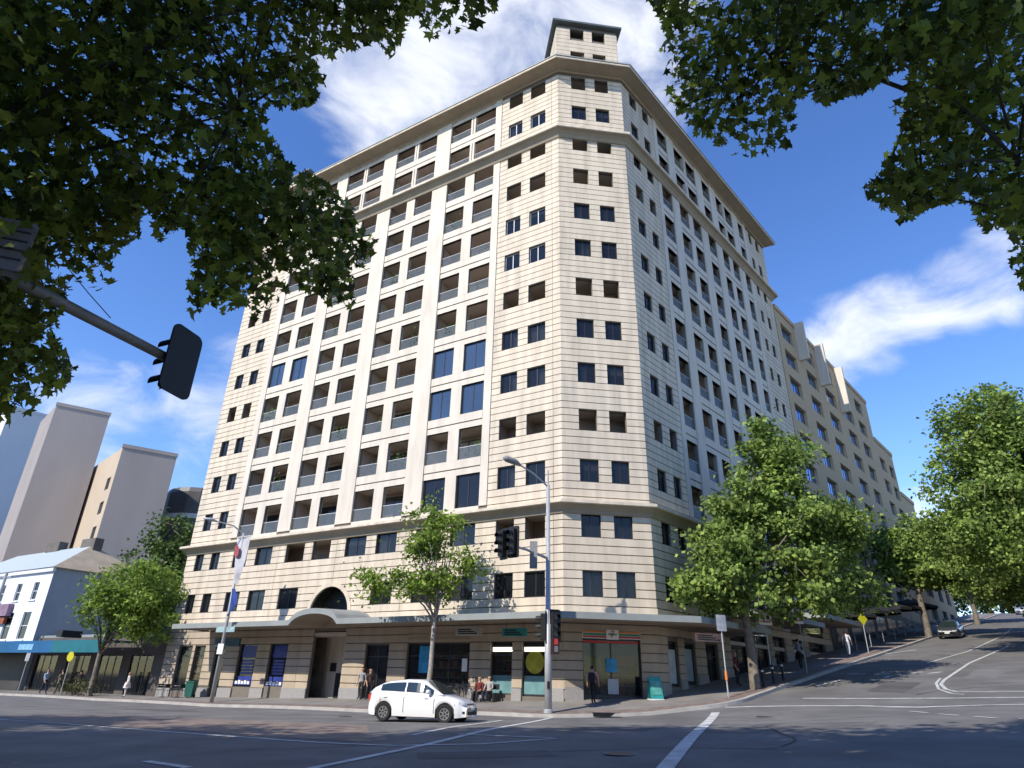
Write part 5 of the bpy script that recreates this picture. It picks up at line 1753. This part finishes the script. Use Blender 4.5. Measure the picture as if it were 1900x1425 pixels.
wheelie_bin('green wheelie bin beside the end shop of the cream block', Lp(27.9, 1.0), mat('bin_green', (.02, .12, .09), .6, .15, 3))


def bollard(label, p, grp):
    o = thing('bollard', label, 'bollard', (p[0], p[1], footz(*p)), group=grp)
    m = MB(); m.lathe([(.07, -.05), (.07, .85), (.05, .92), (0, .93)], 12); part('post', m, BLACK, o)
    m = MB(); m.lathe([(.075, .7), (.075, .78)], 12); part('band', m, SWHITE, o)


for u in (4.2, 5.6, 7.0): bollard('short black bollard on the hill footpath past the plane tree', Rp(u, 3.5), 'bollards on the hill footpath')


def umbrella(label, p, grp, h=2.9, r=1.9):
    o = thing('cafe_umbrella', label, 'umbrella', (p[0], p[1], footz(*p)), group=grp)
    m = MB(); m.tube([(0, 0, 0), (0, 0, h + .25)], [.03, .025], 8); part('pole', m, POLE, o)
    m = MB(); n = 8
    for k in range(n):
        a = 2 * math.pi * k / n; b = 2 * math.pi * (k + 1) / n
        A = (math.cos(a) * r, math.sin(a) * r, h - .45); B = (math.cos(b) * r, math.sin(b) * r, h - .45)
        m.quad((0, 0, h + .2), A, B); m.quad(A, B, (B[0], B[1], B[2] - .22), (A[0], A[1], A[2] - .22))
    part('canopy', m, UMBR, o)
    for k in range(n):
        a = 2 * math.pi * k / n; m = MB(); m.tube([(0, 0, h - .3), (math.cos(a) * r * .7, math.sin(a) * r * .7, h - .27)], [.01, .01], 5); part('rib', m, DKFRAME, o)


for k in range(7): umbrella('black cafe umbrella in the row on the hill footpath', Rp(27.0 + k * 4.3, 2.1), 'black umbrellas along the hill footpath', h=3.1 + .1 * (k % 2))
# storm drain opening in the kerb
dx, dy = Cp(.9, 4.25)
dr = thing('storm_drain', 'dark storm drain grate in the kerb by the corner pole', 'drain', (dx, dy, g(dx, dy)), math.atan2(dC[1], dC[0]))
m = MB(); m.box(-.6, .6, -.5, -.15, .012, .02); part('grate_frame', m, DKFRAME, dr)
for k in range(8): m = MB(); m.box(-.56 + k * .15, -.5 + k * .15, -.48, -.17, .021, .035); part('bar', m, BLACK, dr)
m = MB(); m.box(-.6, .6, -.14, .02, .03, .17); part('lintel', m, BLACK, dr)

# bushes in a planter near the round tree
m = MB()
hp = Lp(38.4, 2.9)
pr = thing('planter_shrub', 'low olive shrubs at the foot of the round street tree', 'shrub', (hp[0], hp[1], footz(*hp)))
C = np.concatenate([rng.normal(size=(260, 3)) * np.array([.45, .35, .28]) + np.array([x, x * -.6, .55]) for x in (-1.6, -.6, .4, 1.4)])
link('foliage', leaf_mesh('foliage', C, .14, mat('olive_leaf', (.08, .085, .03), .7, .3, 1, island=.3, trans=.2)), pr)
m = MB(); 
for x in (-1.6, -.6, .4, 1.4): m.tube([(x, x * -.6, 0), (x, x * -.6, .5)], [.02, .01], 5)
part('stems', m, BARK, pr)

# ------------------------------------------------------------------ cars
def lerp_tab(tab, x):
    xs_ = [t[0] for t in tab]; return float(np.interp(x, xs_, [t[1] for t in tab]))


W_TAB = [(-2.08, .60), (-2.02, .70), (-1.9, .78), (-1.6, .845), (-1.0, .87), (0, .88), (1.0, .87), (1.5, .845), (1.8, .78), (1.98, .68), (2.08, .56)]
BELT = [(-2.08, .62), (-2.02, .86), (-1.9, 1.0), (-1.7, 1.05), (-1.2, 1.03), (0, .98), (1.0, .93), (1.5, .86), (1.8, .78), (1.98, .68), (2.08, .52)]
TOPH = [(-2.08, .64), (-2.02, .90), (-1.9, 1.03), (-1.7, 1.08), (0, 1.0), (.95, 1.0), (1.1, .985), (1.5, .91), (1.8, .82), (1.98, .71), (2.08, .54)]
XW = (-1.29, 1.30); RW = .325


def zbot(x):
    z = .20 + (.04 if x > 1.75 or x < -1.8 else 0) * min(1, (abs(x) - 1.75) / .3)
    for xw in XW:
        d = abs(x - xw)
        if d < .385: z = max(z, RW + math.sqrt(.385 ** 2 - d * d))
    return z


CAR_MESH = {}


def car_meshes(paint):
    if paint.name in CAR_MESH: return CAR_MESH[paint.name]
    D = {}
    st = sorted(set([round(v, 3) for v in np.concatenate([np.linspace(-2.08, 2.08, 26), *[np.array([xw + .385 * math.cos(t) for t in np.linspace(0, math.pi, 13)]) for xw in XW], *[np.array([xw - .39, xw + .39]) for xw in XW]])]))
    m = MB(); rings = []
    for x in st:
        w = lerp_tab(W_TAB, x); zb = zbot(x); bl = lerp_tab(BELT, x); tp_ = lerp_tab(TOPH, x)
        zb = min(zb, bl - .05)
        half = [(w * .96, zb), (w * 1.0, max(zb + .02, zb + (bl - zb) * .25)), (w * 1.005, zb + (bl - zb) * .55), (w * .985, zb + (bl - zb) * .80), (w * .955, bl - .02), (w * .90, bl + .01), (w * .55, (bl + tp_) / 2 + .025), (0, tp_)]
        rings.append([(x, y, z) for y, z in half] + [(x, -y, z) for y, z in half[-2::-1]])
    n = len(rings[0])
    for r in rings: m.v += r
    for i in range(len(rings) - 1):
        for k in range(n - 1):
            m.f.append((i * n + k, (i + 1) * n + k, (i + 1) * n + k + 1, i * n + k + 1)); m.mi.append(0)
    m.f.append(tuple(range(n))[::-1]); m.mi.append(0)
    b = (len(rings) - 1) * n; m.f.append(tuple(b + k for k in range(n))); m.mi.append(0)
    D['body'] = m.mesh('body', paint, True)
    # cabin shell
    sec = [(-1.99, .74, 1.0, .0), (-1.78, .75, 1.05, .50), (-1.5, .77, 1.04, .86), (-1.2, .78, 1.03, .97), (-.5, .80, 1.0, 1.0), (.1, .80, .985, 1.0), (.35, .79, .98, .93), (.75, .78, .97, .50), (1.18, .74, .96, .0)]
    roof = lambda x: 1.48 - .07 * ((x + .25) / 1.1) ** 2
    rings = []
    for x, yb, zb_, h in sec:
        zr = zb_ + (roof(x) - zb_) * h
        yt = yb - .20 * h
        half = [(yb, zb_ - .04), (yb - .02 * h, zb_ + (zr - zb_) * .1), (yt + .04, zb_ + (zr - zb_) * .82), (yt - .05, zb_ + (zr - zb_) * .97), (yt * .5, zr + .02 * h), (0, zr + .03 * h)]
        rings.append([(x, y, z) for y, z in half] + [(x, -y, z) for y, z in half[-2::-1]])
    m = MB(); n = len(rings[0])
    for r in rings: m.v += r
    for i in range(len(rings) - 1):
        for k in range(n - 1): m.f.append((i * n + k, (i + 1) * n + k, (i + 1) * n + k + 1, i * n + k + 1)); m.mi.append(0)
    D['cabin'] = m.mesh('cabin', paint, True)
    # glass panes, slightly proud of the shell
    def side_pt(x, t, s, off=.03):
        yb = np.interp(x, [q[0] for q in sec], [q[1] for q in sec]); zb_ = np.interp(x, [q[0] for q in sec], [q[2] for q in sec]); h = np.interp(x, [q[0] for q in sec], [q[3] for q in sec])
        zr = zb_ + (roof(x) - zb_) * h; yt = yb - .2 * h
        y = yb - .02 * h + (yt + .04 - yb + .02 * h) * (t - .1) / .72
        return (x, s * (y + off), zb_ + (zr - zb_) * t)
    def side_pane(xa, xb, name, slope=0):
        for s in (-1, 1):
            mm = MB(); N = 8
            for i in range(N):
                x0 = xa + (xb - xa) * i / N; x1 = xa + (xb - xa) * (i + 1) / N
                mm.quad(side_pt(x0, .12, s), side_pt(x1, .12, s), side_pt(x1, .80, s), side_pt(x0, .80, s))
            D.setdefault('side', []).append((name, mm.mesh(name, CARGL)))
    side_pane(-.38, .78, 'front_side_window'); side_pane(-1.5, -.46, 'rear_side_window')
    mm = MB(); f = lambda t: 1.16 + (.36 - 1.16) * t
    rows = []
    for t in np.linspace(.05, .95, 7):
        x = f(t); hh = np.interp(x, [q[0] for q in sec], [q[3] for q in sec]); zb_ = np.interp(x, [q[0] for q in sec], [q[2] for q in sec]); zr = zb_ + (roof(x) - zb_) * hh
        yw = .70 - .17 * t
        rows.append([(x + .012, y, zr + (.022 + .03 * hh) * (1 - (y / .95) ** 2) + .012) for y in np.linspace(-yw, yw, 9)])
    for r0, r1 in zip(rows[:-1], rows[1:]):
        for k in range(8): mm.quad(r0[k], r0[k + 1], r1[k + 1], r1[k])
    D['windscreen'] = mm.mesh('windscreen', CARGL, True)
    mm = MB(); rows = []
    for t in np.linspace(.08, .9, 5):
        x = -1.95 + .47 * t; hh = np.interp(x, [q[0] for q in sec], [q[3] for q in sec]); zb_ = np.interp(x, [q[0] for q in sec], [q[2] for q in sec]); zr = zb_ + (roof(x) - zb_) * hh
        yw = .66 - .14 * t; rows.append([(x - .012, y, zr + (.022 + .03 * hh) * (1 - (y / .95) ** 2) + .012) for y in np.linspace(-yw, yw, 7)])
    for r0, r1 in zip(rows[:-1], rows[1:]):
        for k in range(6): mm.quad(r0[k], r0[k + 1], r1[k + 1], r1[k])
    D['rear_window'] = mm.mesh('rear_window', CARGL, True)
    # wheels
    mm = MB(); n = 24; prof = [(.205, -.09), (.305, -.10), (.325, -.07), (.325, .07), (.305, .10), (.205, .09)]
    for a in range(n):
        t0 = 2 * math.pi * a / n; t1 = 2 * math.pi * (a + 1) / n
        for (r0, y0), (r1, y1) in zip(prof[:-1], prof[1:]):
            mm.quad((r0 * math.cos(t0), y0, r0 * math.sin(t0)), (r0 * math.cos(t1), y0, r0 * math.sin(t1)), (r1 * math.cos(t1), y1, r1 * math.sin(t1)), (r1 * math.cos(t0), y1, r1 * math.sin(t0)))
    D['tyre'] = mm.mesh('tyre', TYRE, True)
    mm = MB()
    for s in (-.075, .075):
        for k in range(7):
            a = 2 * math.pi * k / 7; da = .13
            mm.quad((.04 * math.cos(a - .5), s, .04 * math.sin(a - .5)), (.2 * math.cos(a - da), s * .9, .2 * math.sin(a - da)), (.2 * math.cos(a + da), s * .9, .2 * math.sin(a + da)), (.04 * math.cos(a + .5), s, .04 * math.sin(a + .5)))
    for a in range(20):
        t0 = 2 * math.pi * a / 20; t1 = 2 * math.pi * (a + 1) / 20
        for s in (-.085, .085):
            mm.quad((.175 * math.cos(t0), s, .175 * math.sin(t0)), (.175 * math.cos(t1), s, .175 * math.sin(t1)), (.205 * math.cos(t1), s, .205 * math.sin(t1)), (.205 * math.cos(t0), s, .205 * math.sin(t0)))
    D['rim'] = mm.mesh('rim', RIM)
    mm = MB(); mm.prism([(math.cos(2 * math.pi * k / 20) * .19, math.sin(2 * math.pi * k / 20) * .19) for k in range(20)], -.03, .03, 'y'); D['disc'] = mm.mesh('brake_disc', mat('brake_dark', (.06, .06, .06), .5, .1, 10))
    mm = MB(); mm.box(-1.8, 1.72, -.72, .72, .17, .5)
    mm.box(-1.7, -.95, -.80, .80, .3, .66); mm.box(.95, 1.7, -.80, .80, .3, .66); D['under'] = mm.mesh('underbody', PLAST)
    # lamps, grille, plate, mirrors, seams
    def front_patch(y0, y1, z0, z1_, off, name, material, xe=None):
        mm = MB(); N = 5
        def X(y, z):
            xs_ = np.linspace(1.2, 2.08, 60)
            best = 1.2
            for x in xs_:
                if lerp_tab(W_TAB, x) * .97 >= abs(y) and lerp_tab(BELT, x) + (.02 if abs(y) < .5 else -.0) >= z: best = x
            return best + off
        for i in range(N):
            for j in range(3):
                ya, yb = y0 + (y1 - y0) * i / N, y0 + (y1 - y0) * (i + 1) / N; za, zb_ = z0 + (z1_ - z0) * j / 3, z0 + (z1_ - z0) * (j + 1) / 3
                mm.quad((X(ya, za), ya, za), (X(yb, za), yb, za), (X(yb, zb_), yb, zb_), (X(ya, zb_), ya, zb_))
        return mm.mesh(name, material)
    D['front'] = [('headlight', front_patch(.42, .74, .63, .75, .012, 'headlight', HEADL)), ('headlight', front_patch(-.74, -.42, .63, .75, .012, 'headlight', HEADL)),
                  ('grille', front_patch(-.36, .36, .62, .69, .02, 'grille', mat('chrome_grille', (.3, .3, .31), .3, .2, 30, metal=.6))), ('lower_intake', front_patch(-.46, .46, .30, .41, .012, 'lower_intake', PLAST)),
                  ('number_plate', front_patch(-.2, .2, .47, .57, .035, 'number_plate', SWHITE)), ('fog_lamp', front_patch(-.68, -.58, .36, .43, .02, 'fog_lamp', PLAST)), ('fog_lamp', front_patch(.58, .68, .36, .43, .02, 'fog_lamp', PLAST))]
    mm = MB(); mm.tube([(.62, 0, 0), (.60, .16, .04)], [.03, .03], 6); mm.tube([(.60, .1, .05), (.58, .15, .06), (.58, .24, .06), (.60, .28, .05)], [.04, .085, .085, .04], 8); D['mirror'] = mm.mesh('wing_mirror', paint, True)
    mm = MB()
    for s in (-1, 1):
        for x in (-.42, .86, -1.46):
            for z0, z1_ in ((.34, .66), (.66, .92)):
                if x < -1 and z0 < .5: continue
                y = lerp_tab(W_TAB, x) * 1.012 * s
                mm.quad((x - .008, y, z0), (x + .008, y, z0), (x + .008, y * .985 if z1_ > .8 else y, z1_), (x - .008, y * .985 if z1_ > .8 else y, z1_))
    D['seam'] = mm.mesh('door_seam', PLAST)
    mm = MB(); mm.box(-.36 - .0, -.2, -.012, .012, -.02, .02); D['handle'] = mm.mesh('door_handle', paint)
    mm = MB(); mm.box(-2.06, -1.99, -.2, .2, .72, .98); D['tail'] = None
    CAR_MESH[paint.name] = D
    return D


def make_car(label, loc, rz, paint, pitch=0.0, group=None, driver=False):
    D = car_meshes(paint)
    o = thing('hatchback_car', label, 'car', loc, rz, group)
    o.rotation_euler = (0, pitch, rz)
    b = link('body', D['body'], o); link('door_seam', D['seam'], b)
    for s in (-1, 1):
        for x in (0, .95): link('door_handle', D['handle'], b, (x - .15 if x else -.95, s * .885, .86))
    link('cabin', D['cabin'], o); link('windscreen', D['windscreen'], o); link('rear_window', D['rear_window'], o); link('underbody', D['under'], o)
    for nm, me in D['side']: link(nm, me, o)
    for nm, me in D['front']: link(nm, me, o)
    for s in (-1, 1):
        mo = link('wing_mirror', D['mirror'], o, (.05, s * .74, 1.0)); mo.scale = (1, s, 1)
    for x in XW:
        for s in (-1, 1):
            w = link('wheel', D['disc'], o, (x, s * .755, RW)); link('tyre', D['tyre'], w); link('rim', D['rim'], w)
    for s in (-1, 1):
        m = MB(); m.box(-2.045, -1.93, s * .66 - .075, s * .66 + .075, .72, .93); part('tail_lamp', m, SRED, o)
    return o


ca = np.array([-3.2, 28.35])
make_car('white hatchback car crossing the junction before the young street tree', (ca[0], ca[1], g(*ca)), R_(-19), CARW, pitch=0.0)
for (u, b, paint, rev, lab) in [(44, 6.0, CARG, True, 'dark grey car parked under the black umbrellas, facing downhill'),
                                (98, 7.5, CARS, True, 'silver car coming over the crest of the hill street'),
                                (104, 11.0, CARW, True, 'white car far up the hill in the middle lane'),
                                (108, 15.0, CARS, False, 'silver car far up the hill in the far lane'),
                                (112, 6.5, CARG, True, 'dark car far up the hill at the near kerb'),
                                (92, 13.5, CARW, False, 'white car climbing the far lane of the hill street')]:
    p = Rp(u, b); rz = math.atan2(dR[1], dR[0]) + (math.pi if rev else 0)
    make_car(lab, (p[0], p[1], g(*p) + .02), rz, paint, pitch=(.118 if rev else -.118))

# ------------------------------------------------------------------ people
def person(label, p, heading, shirt, trousers, pose='stand', h=1.7, hair=HAIR, z=None, bag=None, dress=None):
    s = h / 1.75
    J = {}
    J['pel'] = (0, 0, .95); J['waist'] = (0, 0, 1.10); J['chest'] = (0, .0, 1.30); J['neck'] = (0, 0, 1.47); J['head0'] = (0, -.01, 1.56); J['head1'] = (0, -.015, 1.66); J['head2'] = (0, 0, 1.735)
    st = .20 if pose == 'walk' else .02
    for sd, k in ((1, 'r'), (-1, 'l')):
        f = st * sd
        J['hip' + k] = (sd * .10, 0, .92); J['knee' + k] = (sd * .10, -.04 - f * .6 if f > 0 else -.03 - f * .3, .50); J['ank' + k] = (sd * .10, -f, .09 + (.05 if f < 0 else 0)); J['toe' + k] = (sd * .11, -f - .16, .035 + (.02 if f < 0 else 0))
        J['sho' + k] = (sd * .19, 0, 1.41); J['elb' + k] = (sd * .25, .03 + f * .5, 1.13); J['wri' + k] = (sd * .25, -.06 + f * .9, .89); J['palm' + k] = (sd * .25, -.09 + f, .81)
        if pose == 'phone' and sd == 1: J['elb' + k] = (.26, -.05, 1.16); J['wri' + k] = (.12, -.25, 1.28); J['palm' + k] = (.09, -.29, 1.33)
        if pose == 'sit':
            J['knee' + k] = (sd * .12, -.44, .93); J['ank' + k] = (sd * .12, -.46, .54); J['toe' + k] = (sd * .12, -.62, .49)
            J['elb' + k] = (sd * .25, -.06, 1.14); J['wri' + k] = (sd * .17, -.28, 1.02); J['palm' + k] = (sd * .15, -.35, 1.00)
    names = list(J); V = [Vector(J[n]) * s for n in names]; ix = {n: i for i, n in enumerate(names)}
    rad = {'pel': .145, 'waist': .13, 'chest': .15, 'neck': .055, 'head0': .075, 'head1': .095, 'head2': .07, 'hip': .10, 'knee': .065, 'ank': .045, 'toe': .04, 'sho': .065, 'elb': .045, 'wri': .03, 'palm': .032}
    R = [rad.get(n, rad.get(n[:-1], .05)) * s for n in names]
    E_ = [('pel', 'waist'), ('waist', 'chest'), ('chest', 'neck'), ('neck', 'head0'), ('head0', 'head1'), ('head1', 'head2')]
    for k in 'rl': E_ += [('pel', 'hip' + k), ('hip' + k, 'knee' + k), ('knee' + k, 'ank' + k), ('ank' + k, 'toe' + k), ('chest', 'sho' + k), ('sho' + k, 'elb' + k), ('elb' + k, 'wri' + k), ('wri' + k, 'palm' + k)]
    E_ = [(ix[a], ix[b]) for a, b in E_]
    # nose and ears; fingers
    def add(par, off, r):
        V.append(V[par] + Vector(off) * s); R.append(r * s); E_.append((par, len(V) - 1)); return len(V) - 1
    add(ix['head0'], (0, -.105, .045), .014)
    for sd in (1, -1): add(ix['head1'], (sd * .10, .01, -.04), .014)
    for sd, k in ((1, 'r'), (-1, 'l')):
        pi = ix['palm' + k]; d = (V[pi] - V[ix['wri' + k]]).normalized() / s
        for j, (o, ln) in enumerate(((-.03, .07), (-.01, .085), (.012, .08), (.032, .06))):
            a = add(pi, d * ln * .6 + Vector((o * .4, o, 0)), .010); add(a, d * ln * .5 + Vector((-sd * .012, -.004, 0)), .008)
        a = add(pi, d * .01 + Vector((-sd * .02, -.045, .005)), .011); add(a, d * .04, .009)
    me = bpy.data.meshes.new('body_cage'); me.from_pydata([tuple(v) for v in V], E_, [])
    o = bpy.data.objects.new('body_cage', me); COL.objects.link(o)
    sk = o.modifiers.new('skin', 'SKIN'); sub = o.modifiers.new('sub', 'SUBSURF'); sub.levels = 1; sub.render_levels = 1
    lay = me.skin_vertices[0].data
    for i, r in enumerate(R): lay[i].radius = (r * (1.0 if names[i] != 'chest' else 1.12), r * .8 if i < len(names) and names[i] in ('chest', 'waist', 'pel') else r) if i < len(names) else (r, r)
    lay[0].use_root = True
    dg = bpy.context.evaluated_depsgraph_get()
    bm_ = bpy.data.meshes.new_from_object(o.evaluated_get(dg))
    bpy.data.objects.remove(o); bpy.data.meshes.remove(me)
    bm_.materials.clear()
    for mt in (SKIN, shirt, trousers, hair, PLAST): bm_.materials.append(mt)
    for pl in bm_.polygons:
        c = pl.center / s; z_ = c.z; lim = abs(c.x)
        k = 0
        if pose == 'sit':
            k = 2 if (z_ < 1.0 and c.y < .1 and z_ > .62 and lim < .24) or z_ < 1.0 and c.y > -.1 else 1 if z_ < 1.44 and c.y > -.2 else 0
            if z_ < .6: k = 4
            elif z_ < .9 and c.y < -.3: k = 2
        else:
            if z_ < .10: k = 4
            elif z_ < .98 and lim < .215: k = 2
            elif z_ < 1.46 and (lim < .205 or z_ > 1.08): k = 1
        if z_ > 1.69 or (z_ > 1.54 and c.y > .02 and z_ > 1.5): k = 3
        pl.material_index = k; pl.use_smooth = True
    bm_.name = 'person'
    zz = footz(*p) if z is None else z
    if pose == 'sit': zz -= .46 * s
    r = thing('person', label, 'person', (p[0], p[1], zz), heading)
    link('body', bm_, r)
    if bag:
        m = MB(); m.prism(rounded_rect(.30, .42, .08), .10, .24, 'y'); part('backpack', m, bag, r, (0, .02, 1.18 * s))
    if dress:
        m = MB(); m.lathe([(.17, .98), (.21, .80), (.25, .60)], 14); part('skirt', m, dress, r)
    return r


M_ = lambda n, c: mat('cloth_' + n, c, .9, .15, 8)
person('pedestrian in a pink top and black trousers walking by the corner shop', Cp(1.1, 1.3), R_(160), M_('pink', (.55, .25, .28)), M_('black', (.015, .015, .018)), 'walk', 1.68, bag=M_('black', (.015, .015, .018)))
person('person in a red hooded top on the footpath under the blue awning', Lp(52.4, 3.0), R_(-40), M_('red', (.55, .03, .03)), M_('dark', (.03, .03, .035)), 'stand', 1.7)
person('person in a pale blue shirt walking before the low dark shop', Lp(42.6, 3.2), R_(70), M_('paleblue', (.32, .42, .55)), M_('navy', (.02, .025, .05)), 'walk', 1.75)
person('person in a khaki top walking beside the yellow round sign', Lp(40.6, 3.1), R_(240), M_('khaki', (.17, .14, .09)), M_('jean', (.06, .07, .10)), 'walk', 1.72)
person('person in dark clothes standing under the round street tree', Lp(39.8, 2.2), R_(200), M_('dark', (.03, .03, .035)), M_('dark', (.03, .03, .035)), 'stand', 1.72)
person('person in a white dress at the corner of the end shop', Lp(33.4, 2.2), R_(-60), M_('white', (.65, .62, .60)), M_('white', (.65, .62, .60)), 'stand', 1.66, dress=M_('white', (.65, .62, .60)))
person('person in a grey top in the doorway beside the entrance arch', Lp(12.9, .5), R_(-20), M_('grey', (.30, .30, .32)), M_('dark', (.03, .03, .035)), 'stand', 1.72)
person('person in a dark top leaving the doorway beside the entrance arch', Lp(12.0, .8), R_(30), M_('brown', (.08, .05, .045)), M_('dark', (.03, .03, .035)), 'walk', 1.7)
bh = math.atan2(-dL[1], -dL[0])
person('person in a maroon shirt seated on the wall bench', Lp(4.6, .62), bh, M_('maroon', (.16, .03, .03)), M_('dark', (.03, .03, .035)), 'sit', 1.7, z=footz(*Lp(4.6, .62)) - .02)
person('person in a pale grey shirt seated on the wall bench', Lp(4.0, .62), bh, M_('paleg', (.38, .36, .35)), M_('navy', (.02, .025, .05)), 'sit', 1.7, z=footz(*Lp(4.0, .62)) - .02)
person('person in a white top walking uphill past the umbrellas', Rp(21.5, 3.0), R_(140), M_('white', (.65, .62, .60)), M_('lightblue', (.35, .40, .48)), 'walk', 1.72)
person('person in a grey shirt with dark trousers walking uphill by the bollards', Rp(12.6, 2.6), R_(140), M_('grey', (.30, .30, .32)), M_('dark', (.03, .03, .035)), 'walk', 1.75)
person('person in a maroon top behind the plane tree trunk', Rp(4.0, 2.2), R_(60), M_('maroon', (.16, .03, .03)), M_('dark', (.03, .03, .035)), 'stand', 1.7)
person('person in black with a white bag under the end of the blue awning', Lp(55.8, 3.0), R_(60), M_('black', (.015, .015, .018)), M_('dark', (.03, .03, .035)), 'walk', 1.7, bag=M_('white', (.65, .62, .60)))


def bicycle(label, p, rz):
    o = thing('bicycle', label, 'bicycle', (p[0], p[1], footz(*p)), rz)
    for x in (-.52, .52):
        m = MB(); P = [(x + .33 * math.cos(2 * math.pi * k / 20), 0, .34 + .33 * math.sin(2 * math.pi * k / 20)) for k in range(21)]
        m.tube(P, .018, 6, cap=False); w = part('wheel', m, TYRE, o)
        m = MB()
        for k in range(8):
            a = math.pi * k / 8; m.tube([(x - .32 * math.cos(a), 0, .34 - .32 * math.sin(a)), (x + .32 * math.cos(a), 0, .34 + .32 * math.sin(a))], .003, 4)
        part('spokes', m, RIM, o)
    m = MB()
    for a, b in (((-.52, 0, .34), (-.12, 0, .30)), ((-.12, 0, .30), (-.22, 0, .82)), ((-.12, 0, .30), (.36, 0, .78)), ((-.2, 0, .74), (.36, 0, .80)), ((-.52, 0, .34), (-.2, 0, .74)), ((.52, 0, .34), (.36, 0, .92))): m.tube([a, b], .018, 6)
    part('frame', m, DKFRAME, o)
    m = MB(); m.tube([(.36, -.25, .95), (.36, 0, .93), (.36, .25, .95)], .014, 6); part('handlebar', m, DKFRAME, o)
    m = MB(); m.prism([(-.36, -.03), (-.1, -.02), (-.1, .02), (-.36, .03), (-.38, .07), (-.38, -.07)], .83, .87, 'z'); part('saddle', m, BLACK, o)


bicycle('dark bicycle leaning near the bench before the wide shop window', Lp(5.6, .9), math.atan2(-dL[1], -dL[0]))
bicycle('dark bicycle parked nearer the kerb before the wide shop window', Lp(6.3, 1.3), math.atan2(-dL[1], -dL[0]) + .2)

# potted plants on some balconies of the long facade
rp = random.Random(21)
POT = mat('terracotta_pot', (.30, .13, .07), .8, .15, 6)
plant_mesh = leaf_mesh('foliage', rng.normal(size=(150, 3)) * np.array([.22, .22, .34]) + np.array([0, 0, 1.45]), .17, LEAF_D)
pm = MB(); pm.lathe([(.0, 0), (.16, 0), (.22, .45), (.20, .45), (.0, .42)], 14); pot_mesh = pm.mesh('pot', POT)
pm = MB(); pm.tube([(0, 0, .4), (.02, .01, 1.0), (0, .02, 1.5)], [.025, .02, .01], 6); stem_mesh = pm.mesh('stem', BARK)
for (j, l) in [(0, 4), (1, 7), (2, 4), (3, 9), (4, 5), (5, 8), (6, 4), (7, 6), (1, 10), (4, 10), (3, 5), (6, 8), (2, 7)]:
    a, b = LOG_L[j]; u = a + (b - a) * rp.uniform(.25, .75)
    w = FL.w(-u, rp.uniform(.45, .7), SILL(l) - 1.55)
    o = thing('potted_plant', 'leafy potted plant standing behind a loggia balustrade of the cream block', 'plant', w, rp.uniform(0, 6), 'potted plants on the loggias')
    link('foliage', plant_mesh, o); link('pot', pot_mesh, o); link('stem', stem_mesh, o)
